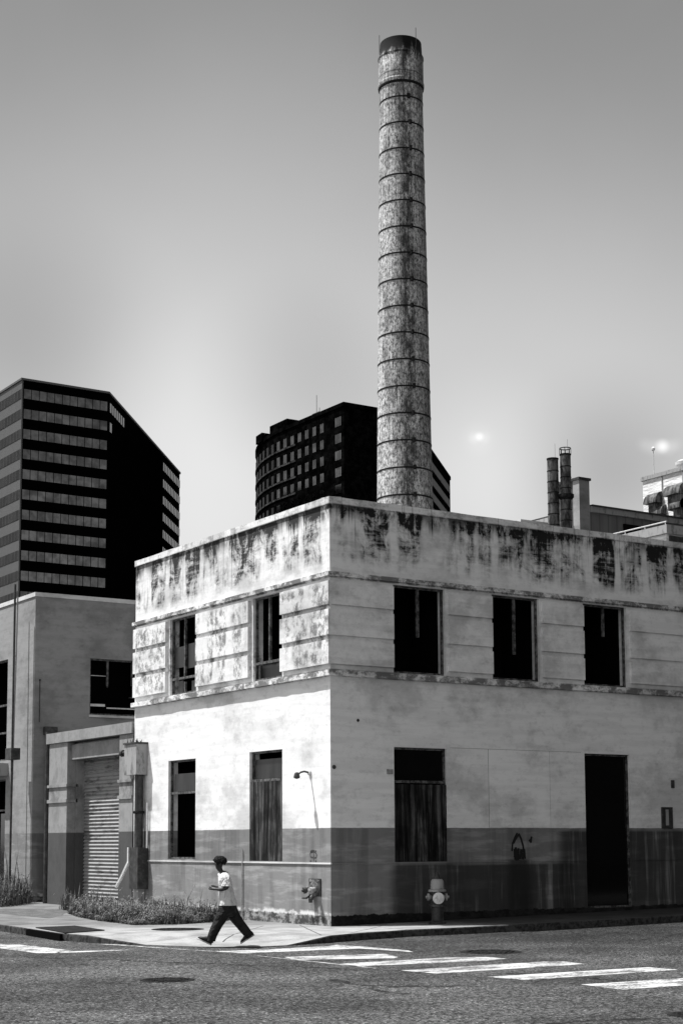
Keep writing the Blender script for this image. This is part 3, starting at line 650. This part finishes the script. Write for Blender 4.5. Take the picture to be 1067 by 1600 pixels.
for q in range(22):
    z1 = 85.56-FH*q; z0 = z1-1.8
    m = MB(); m.cur = 0
    m.box(AX+.35, BX-.25, AY-.06, AY+.02, z0, z1)
    m.cur = 1
    for k in range(12):
        u = AX+.35+(BX-.6-AX)*k/11; m.box(u-.05, u+.05, AY-.1, AY-.02, z0-.003, z1+.003)
    m.build('window_band', [M['tower_glass'], M['tower_dark']], tw)
    m = MB(); m.box(AX-.06, AX+.02, AY+.3, 329, z0+.002, z1-.002)
    m.cur = 1
    for k in range(40): u = AY+.3+k*1.6; m.box(AX-.08, AX, u-.05, u+.05, z0, z1)
    m.build('side_window_band', [M['tower_side_glass'], M['tower_side']], tw)
    spans = []
    if q == 0: spans.append((.3, 12.5))
    if q == 1: spans.append((.3, 2.4))
    spans.append((CL*.72, CL-.6))
    for a, b in spans:
        m = MB(); P8 = [cpt(a, .02, 0), cpt(b, .02, 0), cpt(b, .14, 0), cpt(a, .14, 0)]
        m.prism([p[:2] for p in P8], z0, z1); m.cur = 1; nn = max(1, int((b-a)/1.6))
        for k in range(nn+1):
            s0 = a+(b-a)*k/nn; m.prism([cpt(s0-.06, .1, 0)[:2], cpt(s0+.06, .1, 0)[:2], cpt(s0+.06, .2, 0)[:2], cpt(s0-.06, .2, 0)[:2]], z0-.004, z1+.004)
        m.build('flank_window_band', [M['tower_glass'], M['tower_dark']], tw)

# ------------------------------------------------------------------ middle tower
KX, KY, KZ = 166.93, 255.92, 96.4
mt = thing('curved_tower', 'dark brick tower block with a curved end and paired windows behind the chimney', 'tower', (KX, KY, 0))
Rr, Yc = 50., 280.5
arc = [(KX+Rr-Rr*math.cos(a), Yc+Rr*math.sin(a)) for a in [rad(x) for x in range(0, 61, 4)]]
foot = [(KX, KY), (183.2, KY), (229.7, 301.8), (229.7, 340)]+[(215, 345)]+arc[::-1]
m = MB(); m.prism(foot, -1, KZ-.9); m.build('wall', M['brick_dark'], mt)
m = MB()
pl2 = [(KX-.25, KY-.25), (183.3, KY-.25), (229.9, 301.7), (229.7, 340), (215, 345)]+[(x-.25, y) for x, y in arc[::-1]]
m.prism(pl2, KZ-.89, KZ); m.build('parapet', M['brick_dark'], mt)
FM = 3.72
def face_pt(s):                                      # along the west face from the corner, then round the curve
    if s < Yc-KY: return Vector((KX, KY+s, 0)), Vector((-1, 0, 0))
    a = (s-(Yc-KY))/Rr; return Vector((KX+Rr-Rr*math.cos(a), Yc+Rr*math.sin(a), 0)), Vector((-math.cos(a), math.sin(a), 0))
cols = [1.6, 5.2]+[8.2+3.15*k for k in range(15)]
for fl in range(7):
    zt = KZ-2.9-FM*fl
    for ci, s0 in enumerate(cols):
        if ci == 1: continue
        wd = 2.5 if ci == 0 else 1.5
        p, n = face_pt(s0+.6); tt = Vector((-n.y, n.x, 0))*-1
        m = MB()
        def pr(a, b, d0, d1, z0, z1): m.prism([(p+tt*a+n*d0).xy, (p+tt*b+n*d0).xy, (p+tt*b+n*d1).xy, (p+tt*a+n*d1).xy], z0, z1)
        nb = 3 if ci == 0 else 2
        for k in range(nb): pr(-wd/2+wd*k/nb+.07, -wd/2+wd*(k+1)/nb-.07, -.02, .06, zt-2.0, zt)
        m.build('window', M['tower_glass'] if ci < 9 else M['tower_side_glass'], mt)
        if ci > 5:
            m = MB(); pr(-1.5, 1.5, -.05, .18, zt-2.5, zt-2.12); m.build('spandrel', M['spandrel'], mt)
    for (u, wd) in ((177.0, 1.9),):
        m = MB(); m.box(u, u+.85, KY-.06, KY+.02, zt-2.0, zt); m.box(u+1, u+1.85, KY-.06, KY+.02, zt-2.0, zt); m.build('window', M['tower_side_glass'], mt)
    f0, f1 = Vector((183.2, KY, 0)), Vector((229.7, 301.8, 0)); fd = (f1-f0).normalized(); fn_ = Vector((fd.y, -fd.x, 0))
    m = MB(); q = [f0+fd*3, f1-fd*1.5]; m.prism([q[0].xy, q[1].xy, (q[1]+fn_*.1).xy, (q[0]+fn_*.1).xy], zt-1.9, zt); m.build('flank_window_band', M['tower_side_glass'], mt)
p, n = face_pt(25); m = MB(); m.prism([(KX+.3, 280.2), (KX+6, 280.2), (KX+7, 288.5), (KX+.6, 288.5)], KZ-.5, KZ+1.9); m.build('roof_plant_room', M['brick_dark'], mt)
m = MB(); m.prism([(168.0, 293), (175, 293), (176, 297), (168.7, 297)], KZ-.5, KZ+1.5); m.build('roof_plant_room', M['brick_dark'], mt)
m = MB(); m.tube([(167.6, 268, KZ-.2), (167.6, 268, KZ+4.5)], .06, 5); m.tube([(167.6, 266.8, KZ-.2), (167.6, 266.8, KZ+1.4)], .06, 5); m.box(167, 168.4, 266, 269, KZ-.2, KZ+.3); m.build('antenna', M['dark_metal'], mt)

# ------------------------------------------------------------------ industrial buildings at the right
ind = thing('grey_plant_building', 'grey ribbed industrial building behind the parapet with a tall pale wall end', 'building', (23, 17.2, 0))
m = MB(); m.box(23.16, 48, 17.21, 32, -.3, 14.75); m.build('wall', M['clad_grey'], ind)
m = MB(); m.box(23.17, 48.1, 17.12, 32, 14.752, 14.98); m.build('eaves', M['grey_metal'], ind)
m = MB(); m.box(23.17, 48.1, 17.06, 32, 14.985, 15.04); m.build('roof_edge', M['dark_metal'], ind)
m = MB(); m.box(22.62, 23.15, 17.2, 17.58, -.3, 16.0); m.build('wall_end', M['plaster_belt'], ind)
m = MB(); m.box(22.66, 23.15, 17.585, 18.55, -.3, 15.99); m.build('wall_end', M['dark_metal'], ind)  # dark block: shade on the wall end's far stretch put into the colour
m = MB(); m.box(22.56, 23.2, 17.14, 18.62, 16.003, 16.1); m.build('coping', M['dark_metal'], ind)
m = MB(); m.box(24.9, 25.8, 17.13, 17.25, 13.8, 14.45); m.build('vent', M['void'], ind)
low = MB(); low.box(19.8, 22.5, 17.4, 21.5, -.3, 14.15); tag(low.build('boiler_house', M['plaster_plain']), 'low pale roof corner behind the twin metal stacks', 'building')
def stack(x, y, r, zt, cage, label):
    t = thing('metal_stack', label, 'stack', (x, y, 0), 'metal flue stacks')
    m = MB(); m.lathe((x, y, 0), [(r, 0), (r, zt)], 20, cap=False); m.build('flue', M['stack'], t, True)
    m = MB(); m.lathe((x, y, zt), [(r+.01, -.06), (r+.02, 0), (r-.04, 0), (r-.05, -.6)], 20); m.build('flue_rim', M['iron'], t)
    for z in [zt-.5-.42*k for k in range(7)]:
        m = MB(); m.lathe((x, y, z), [(r, -.02), (r+.012, -.015), (r+.012, .015), (r, .02)], 20, cap=False); m.build('ring_seam', M['iron'], t)
    if cage:
        m = MB(); m.lathe((x, y, zt), [(r+.012, .2), (r+.02, .22), (r+.012, .24)], 20, cap=False)
        for k in range(8): a = k*.785; m.tube([(x+math.cos(a)*(r+.01), y+math.sin(a)*(r+.01), zt-.05), (x+math.cos(a)*(r+.01), y+math.sin(a)*(r+.01), zt+.24)], .012, 5)
        m.build('spark_cage', M['iron'], t)
    m = MB(); m.tube([(x+r*.6, y, zt), (x+r*.6, y, zt+.6)], .005, 5); m.build('lightning_rod', M['dark_metal'], t)
    return t
stack(20.6, 16.4, .215, 16.42, False, 'shorter plain metal flue stack, the left of the pair')
t2 = stack(20.98, 16.1, .205, 16.58, True, 'taller metal flue stack topped by an open cage')
m = MB(); m.lathe((20.98, 16.1, 14.9), [(.2, -.12), (.3, -.02), (.3, .1), (.2, .14)], 16, cap=False); m.build('collar', M['iron'], t2)
wb = thing('white_block', 'sunlit white brick building with curved vent hoods at the right edge', 'building', (49.7, 42, 0))
m = MB(); m.box(49.71, 70, 26, 42.0, -.3, 23.9); m.build('wall', M['white_brick'], wb)
m = MB(); m.box(49.62, 70, 25.9, 42.1, 23.903, 24.15); m.build('coping', M['grey_metal'], wb)
for y in (40.3, 38.55): m = MB(); m.box(49.66, 49.72, y-.04, y+.04, 10, 23.9); m.build('downpipe', M['grey_metal'], wb)
def hood(y0, y1, zb, r, drop):
    o = MB(); n = 10; A = [(49.7, zb)]+[(49.7-r*math.cos(a), zb+r*1.15*math.sin(a)) for a in [1.5708*k/n for k in range(n+1)]]
    i = len(o.v); o.v += [(x, y0, z) for x, z in A]+[(x, y1, z) for x, z in A]; L = len(A)
    o.face([i+k for k in range(L)]); o.face([i+L+k for k in reversed(range(L))])
    for k in range(L): o.face((i+k, i+(k+1) % L, i+L+(k+1) % L, i+L+k))
    h = o.build('vent_hood', M['stack'], wb)
    o = MB(); o.prism([(49.7-r*.7, y0+.1), (49.72, y0+.1), (49.72, y1-.25), (49.7-r*.7, y1-.25)], zb-drop, zb-.003); o.build('duct', M['stack'], h)
hood(40.3, 41.35, 22.25, .62, .9); hood(38.3, 39.7, 22.45, .62, .9); hood(40.0, 40.5, 21.5, .5, .3); hood(38.4, 39.3, 21.6, .55, .6)
m = MB(); m.lathe((50.6, 39.2, 24.15), [(.35, 0), (.35, .25), (.6, .32), (.62, .5), (.4, .62), (.05, .66)], 20); m.build('roof_vent', M['pale_metal'], wb, True)
m = MB(); m.tube([(49.9, 41.2, 24.1), (49.9, 41.2, 25.7)], .03, 6); m.lathe((49.9, 41.2, 25.65), [(.02, 0), (.12, .1), (.12, .2), (.02, .3)], 10); m.build('antenna', M['pale_metal'], wb)
ph = thing('roof_penthouse', 'small pale roof penthouse with dark front and flat overhanging roof on the white building', 'roof hut', (15.9, 5.6, 8.7))
m = MB(); m.box(15.9, 21, 5.62, 8.2, 8.7, 11.25); m.build('wall', M['white_brick'], ph)
m = MB(); m.box(16.0, 20.9, 5.56, 5.63, 8.8, 11.2); m.build('front_panel', M['dark_metal'], ph)
m = MB(); m.box(15.8, 21.2, 5.5, 8.5, 11.253, 11.52); m.build('roof', M['grey_metal'], ph)
m = MB(); m.tube([(15.85, 5.55, 11.62), (15.85, 8.4, 11.62)], .02, 6)
for y in (5.6, 6.5, 7.4, 8.3): m.tube([(15.85, y, 11.5), (15.85, y, 11.62)], .015, 5)
m.build('roof_rail', M['pale_metal'], ph)

# ------------------------------------------------------------------ unseen block added across the side street to cut skylight
t = thing('skylight_blocker', 'unseen dark block added across the side street to keep skylight off the side wall', 'building', (11, -11.8, 0))
m = MB(); m.box(11, 70, -48, -11.8, -.3, 45); m.build('wall', M['brick_dark'], t)  # body of the added unseen block
m = MB(); m.box(10.8, 70.2, -48.2, -11.6, 45.003, 45.6); m.build('blocker_cornice', M['brick_dark'], t)
for fl in range(10):
    for k in range(11):
        x = 12.5+k*4.5; z = 1+fl*4.1; m = MB(); m.box(x, x+2.6, -11.81, -11.75, z, z+2.2); m.build('window', M['glass'], t)

# ------------------------------------------------------------------ hydrant
HX, HY, HZ = 2.20, -.93, .035
t = thing('fire_hydrant', 'pale capped fire hydrant with pointed top standing in shade by the wall', 'fire hydrant', (HX, HY, HZ))
m = MB(); m.lathe((HX, HY, HZ), [(0.195, 0), (0.195, .04), (0.140, .06), (0.134, .36), (0.207, .37), (0.207, .42), (0.146, .43), (0.146, .68), (0.183, .69)], 20); m.build('barrel', M['dark_metal'], t, True)
m = MB(); m.lathe((HX, HY, HZ), [(0.183, .692), (0.201, .70), (0.201, .74), (0.159, .75)], 20); m.build('flange', M['grey_metal'], t, True)
m = MB(); m.lathe((HX, HY, HZ), [(0.152, .752), (0.152, .86), (0.140, .93), (0.110, .975)], 20); m.build('bonnet', M['grey_metal'], t, True)
m = MB(); m.lathe((HX, HY, HZ), [(0.104, .977), (0.085, 1.0), (0.055, 1.06), (0.024, 1.12), (0.010, 1.13)], 12); m.build('operating_nut', M['dark_metal'], t)
nd = Vector((-.50, -.86, 0)).normalized()
m = MB(); m.lathe((HX+nd.x*.13, HY+nd.y*.13, HZ+.56), [(0.085, 0), (0.085, .05), (0.122, .055), (0.128, .11), (0.098, .12), (0.043, .125), (0.037, .16)], 20, nd); m.build('nozzle_cap', M['pale_metal'], t, True)
for sgn in (-1, 1):
    n2_ = Vector((-nd.y, nd.x, 0))*sgn; m = MB(); m.lathe((HX+n2_.x*.12, HY+n2_.y*.12, HZ+.58), [(0.061, 0), (0.061, .05), (0.085, .055), (0.085, .1), (0.030, .11), (0.030, .14)], 14, n2_); m.build('side_cap', M['grey_metal'], t, True)

# ------------------------------------------------------------------ weeds
def weeds(name, poly, n, hmin, hmax, label, nfl, seedv, hf=None):
    rg = random.Random(seedv); m = MB(); xs = [p[0] for p in poly]; ys = [p[1] for p in poly]
    def ins(x, y):
        c = False
        for (x1, y1), (x2, y2) in zip(poly, poly[1:]+poly[:1]):
            if (y1 > y) != (y2 > y) and x < (x2-x1)*(y-y1)/(y2-y1)+x1: c = not c
        return c
    cnt = 0
    while cnt < n:
        x, y = rg.uniform(min(xs), max(xs)), rg.uniform(min(ys), max(ys))
        if not ins(x, y): continue
        cnt += 1; cl = .5+.5*math.sin(x*3.1+1.3*y)*math.sin(y*1.9-x*1.1); h = (hmin+(hmax-hmin)*rg.random()**1.6)*(.6+.6*cl)
        if hf: h *= hf(x, y)
        if rg.random() < .04: h *= 1.9
        a = rg.uniform(0, 6.28); dx, dy = math.cos(a), math.sin(a); w = rg.uniform(.008, .018); ln = rg.uniform(.1, .5)*h
        p0, p1, p2 = (x, y, 0), (x+dx*ln*.35, y+dy*ln*.35, h*.6), (x+dx*ln, y+dy*ln, h)
        m.cur = 0
        m.poly([(p0[0]-dy*w, p0[1]+dx*w, 0), (p0[0]+dy*w, p0[1]-dx*w, 0), (p1[0]+dy*w, p1[1]-dx*w, p1[2]), (p1[0]-dy*w, p1[1]+dx*w, p1[2])])
        m.poly([(p1[0]-dy*w, p1[1]+dx*w, p1[2]), (p1[0]+dy*w, p1[1]-dx*w, p1[2]), p2])
        for q in range(2):                           # side leaves
            b = rg.uniform(0, 6.28); s = rg.uniform(.02, .05); z = h*rg.uniform(.3, .9); cx, cy = x+dx*ln*.4, y+dy*ln*.4
            m.poly([(cx, cy, z), (cx+math.cos(b)*s-math.sin(b)*s*.4, cy+math.sin(b)*s+math.cos(b)*s*.4, z+s*.5), (cx+math.cos(b)*s*2, cy+math.sin(b)*s*2, z+s*.3), (cx+math.cos(b)*s+math.sin(b)*s*.4, cy+math.sin(b)*s-math.cos(b)*s*.4, z+s*.5)])
        if rg.random() < nfl:
            m.cur = 1; s = rg.uniform(.012, .034); c0 = p2
            m.poly([(c0[0]-s, c0[1], c0[2]), (c0[0], c0[1]-s, c0[2]+s*.4), (c0[0]+s, c0[1], c0[2]), (c0[0], c0[1]+s, c0[2]-s*.2)])
            m.poly([(c0[0]-s, c0[1], c0[2]-s), (c0[0], c0[1]-s, c0[2]+s), (c0[0]+s*.7, c0[1]+s*.7, c0[2])])
    o = m.build(name, [M['grass'], M['flower']]); o['kind'] = 'stuff'; return o
weeds('flowering_weeds', [(-1.95, 9.8), (-2.6, 7.6), (-3.0, 5.6), (-3.2, 3.2), (-2.4, 2.9), (-1.45, 3.15), (-.1, 4.1), (-.03, 9.8)], 9500, .07, .36, '', .9, 3, lambda x, y: .35+1.1*abs(math.sin(x*2.3+y*1.1)*math.sin(y*1.7-x*.9+.6)))
weeds('tall_weeds', [(-1.9, 14.6), (-2.3, 17.5), (-1.4, 22), (-.05, 22), (-.05, 17.2), (-.3, 16.3)], 3200, .25, 1.0, '', .12, 5)
weeds('doorway_weeds', [(-.6, 10.3), (-1.6, 10.2), (-1.0, 12.6), (-.1, 12.8), (-.1, 11)], 700, .1, .55, '', .2, 9)

# ------------------------------------------------------------------ person
PX, PY, PZ = -4.15, -2.76, -.10
per = thing('person', 'person in white t-shirt and dark trousers striding along the corner pavement', 'person', (PX, PY, PZ))
lf = Vector((-math.cos(YAW), math.sin(YAW), 0)); dp = Vector((math.sin(YAW), math.cos(YAW), 0))     # lf: walking direction; dp: away from the camera
def pp(px, py, d=0): p = Vector((PX, PY, PZ))-lf*((px-352)/82)+Vector((0, 0, (1477-py)/82))+dp*d; return p
U = Vector((0, 0, 1))
# body: one skinned surface
verts, edges, radii = [], [], []
def bv(p, r, par=None):
    verts.append(tuple(p-Vector((PX, PY, PZ)))); radii.append(r)
    if par is not None: edges.append((par, len(verts)-1))
    return len(verts)-1
pel = bv(pp(355.5, 1418), .12); wa = bv(pp(354.5, 1404), .115, pel); chs = bv(pp(352, 1385), .125, wa); ub = bv(pp(349.5, 1371), .10, chs)
nk = bv(pp(345, 1364), .05, ub); hd = bv(pp(340.6, 1357.4), .066, nk); h2 = bv(pp(342, 1350.5), .092, hd); h3 = bv(pp(343, 1345), .085, h2)
for sg in (-1, 1):                                   # -1 is the near arm
    sh = bv(pp(352.5 if sg < 0 else 349, 1370, .17*sg), .06, ub)
    el = bv(pp(356.5 if sg < 0 else 350, 1388, .22*sg), .043, sh)
    fa = bv(pp(346, 1391.2 if sg < 0 else 1389, .17*sg), .04, el)
    wr = bv(pp(337, 1390.5 if sg < 0 else 1388.5, .10*sg), .028, fa)
    pm = bv(pp(332.5, 1390.2 if sg < 0 else 1387.5, .07*sg), .034, wr)
    for k in range(4):
        f1 = bv(pp(328.6-.5*(k in (1, 2)), 1391.4-.5*k-(0 if sg < 0 else 2), .06*sg+sg*(.018*k-.03)), .0095, pm); f2 = bv(pp(326.2-.6*(k in (1, 2)), 1390.6-.5*k-(0 if sg < 0 else 2), .045*sg+sg*(.018*k-.03)), .008, f1)
    th = bv(pp(331.5, 1387.8 if sg < 0 else 1385.6, .05*sg), .011, pm); bv(pp(328.8, 1387.4 if sg < 0 else 1385.4, .035*sg), .009, th)
for (hx, kx, ky, axx, ay, dd) in ((353, 339, 1444, 330.5, 1469, -.09), (357.5, 376, 1442, 390, 1462, .09)):
    hp = bv(pp(hx, 1424, dd), .095, pel); kn = bv(pp(kx, ky, dd), .06, hp); an = bv(pp(axx, ay, dd), .042, kn)
me = bpy.data.meshes.new('body'); me.from_pydata(verts, edges, []); me.materials.append(M['skin'])
body = bpy.data.objects.new('body', me); COL.objects.link(body); body.parent = per
mod = body.modifiers.new('skin', 'SKIN'); mod.use_smooth_shade = True
for i, v in enumerate(me.skin_vertices[0].data): v.radius = (radii[i], radii[i]); v.use_root = (i == 0)
sbm = body.modifiers.new('sub', 'SUBSURF'); sbm.levels = 2; sbm.render_levels = 2
# face
m = MB(); c = pp(342, 1353)
m.loft([(pp(338.2, 1350.6), dp*.016, U*.012), (pp(336.1, 1353.4), dp*.021, U*.014), (pp(337.4, 1355), dp*.018, U*.01)], 10); m.build('nose', M['skin'], per, True)
m = MB(); m.loft([(pp(336.9, 1357.0), dp*.02, U*.006), (pp(336.4, 1357.7), dp*.024, U*.008), (pp(337.0, 1358.6), dp*.018, U*.006)], 10); m.build('mouth', M['skin'], per, True)
for sg in (-1, 1):
    m = MB(); m.lathe(pp(336.9, 1350.8, .033*sg)-lf*0, [(.002, -.012), (.011, -.006), (.013, 0), (.011, .006), (.002, .012)], 10, lf); m.build('eye', M['sole'], per, True)
    m = MB(); m.loft([(pp(343.6, 1349.5, .088*sg), lf*.018, U*.02), (pp(343.8, 1353, .096*sg), lf*.016, U*.018), (pp(343.4, 1355.5, .088*sg), lf*.01, U*.01)], 10); m.build('ear', M['skin'], per, True)
# hair: short twists
m = MB(); rg = random.Random(4)
m.loft([(pp(344.5, 1352.5), lf*.062, dp*.082), (pp(344, 1348), lf*.098, dp*.10), (pp(342.8, 1343), lf*.108, dp*.105), (pp(342.5, 1340), lf*.08, dp*.085), (pp(342.5, 1338.8), lf*.03, dp*.03)], 16)
for q in range(130):
    a, b = rg.uniform(0, 6.28), rg.uniform(-.1, 1.2); dv = (lf*math.cos(a)*math.cos(b)+dp*math.sin(a)*math.cos(b)+U*math.sin(b)).normalized()
    if dv.dot(lf) > .4 and dv.z < .25: continue
    p0 = pp(343, 1346.5)+Vector((dv.x*.1, dv.y*.1, dv.z*.075)); l = rg.uniform(.025, .06); p1 = p0+dv*l*.35; p2 = p1+dv*l*.3-U*l*.6*rg.random()
    m.tube([p0, p1, p2], [.016, .014, .008], 6)
for q in range(34):                                  # twists hanging over the forehead, temples and nape
    a = rg.uniform(.9, 5.4) if q < 30 else rg.uniform(-.7, .7); dv = lf*math.cos(a)+dp*math.sin(a); top = 1343+rg.uniform(-1, 3)
    p0 = pp(343, top)+dv*.095; ln = rg.uniform(.05, .12) if q < 30 else rg.uniform(.03, .065)
    m.tube([p0, p0+dv*.025-U*ln*.4, p0+dv*.012-U*ln], [.017, .016, .009], 6)
m.build('hair', M['hair'], per, True)
# shirt
m = MB(); A = lambda px, py, ra, rd, d=0: (pp(px, py, d), lf*ra, dp*rd)
m.loft([A(344.8, 1366.3, .06, .065), A(346.5, 1367.8, .085, .115), A(349, 1370.5, .105, .19), A(350.5, 1377, .125, .2), A(352, 1388, .135, .195), A(353.5, 1400, .155, .195), A(355, 1410, .175, .2), A(355.5, 1416, .185, .205), A(355.3, 1416.3, .165, .185)], 24)
shirt = m.build('shirt', M['shirt'], per, True)
for sg in (-1, 1):
    x0 = 352 if sg < 0 else 349
    m = MB(); ax = Vector((0, 0, 1))
    o_ = dp*sg
    secs = [(pp(x0-.8, 1369.8, .12*sg), lf*.085, (o_*.5+U*.8).normalized()*.075), (pp(x0+.3, 1371.2, .185*sg), lf*.09, (o_*.9+U*.6).normalized()*.075), (pp(x0+1.8, 1377, .225*sg), lf*.095, (o_+U*.2).normalized()*.07), (pp(x0+3.4, 1385.5, .24*sg), lf*.105, o_*.078), (pp(x0+3.4, 1385.1, .24*sg), lf*.08, o_*.055)]
    m.loft(secs, 16); m.build('sleeve', M['shirt'], shirt, True)
# trousers
m = MB()
m.loft([A(355.3, 1414, .150, .165), A(355.5, 1419, .165, .17), A(355.6, 1425, .17, .175), A(356, 1431, .15, .165), A(356.3, 1434, .08, .1)], 20)
def leg(pts):
    secs = []
    for i, (x, y, d, w, dw) in enumerate(pts):
        a = pp(*pts[max(i-1, 0)][:3]); b = pp(*pts[min(i+1, len(pts)-1)][:3]); tdir = (b-a).normalized(); side = dp; fr_ = tdir.cross(side).normalized()
        secs.append((pp(x, y, d), fr_*w, side*dw))
    m.loft(secs, 18)
leg([(352.5, 1419, -.07, .135, .1), (349.8, 1427, -.08, .125, .105), (345.5, 1436, -.09, .112, .1), (340.3, 1445, -.09, .098, .095), (336.2, 1453, -.09, .095, .09), (332.6, 1461, -.09, .088, .085), (330.4, 1468, -.09, .085, .085), (330.2, 1471, -.09, .08, .08)])
leg([(358, 1419, .07, .135, .1), (361.5, 1427, .08, .125, .105), (367.2, 1436, .09, .108, .1), (373.6, 1444.5, .09, .096, .095), (380, 1452.5, .09, .092, .09), (385.4, 1459, .09, .086, .085), (388.6, 1463, .09, .083, .083), (390.2, 1465.2, .09, .075, .08)])
m.build('trousers', M['trousers'], per, True)
def shoe(heel, toe, ankle, d):
    h, t_, an = pp(*heel, d), pp(*toe, d), pp(*ankle, d); ax = (t_-h); L = ax.length; ax.normalize(); upv = ax.cross(dp).normalized()
    if upv.z < 0: upv = -upv
    m = MB(); sec = []
    for f, w, hh in ((-.02, .03, .035), (.06, .043, .052), (.25, .046, .06), (.45, .045, .055), (.7, .052, .034), (.9, .045, .024), (1.0, .02, .012)):
        sec.append((h+ax*L*f+upv*(hh+.02), dp*w, upv*hh))
    m.loft(sec, 14); m.loft([(h+ax*L*.12+upv*.06, ax*.06, dp*.05), (an, ax*.055, dp*.05)], 12); o = m.build('shoe', M['shoe'], per, True)
    m = MB(); sec = []
    for f, w in ((-.03, .02), (.0, .04), (.12, .047), (.4, .044), (.72, .056), (.92, .045), (1.03, .015)): sec.append((h+ax*L*f+upv*.014, dp*w, upv*.014))
    m.loft(sec, 12); m.build('sole', M['sole'], o, True)
shoe((329.8, 1477.5), (308.5, 1467.5), (330, 1470), -.09)
shoe((397, 1463.5), (376.5, 1476.3), (389.5, 1463), .09)
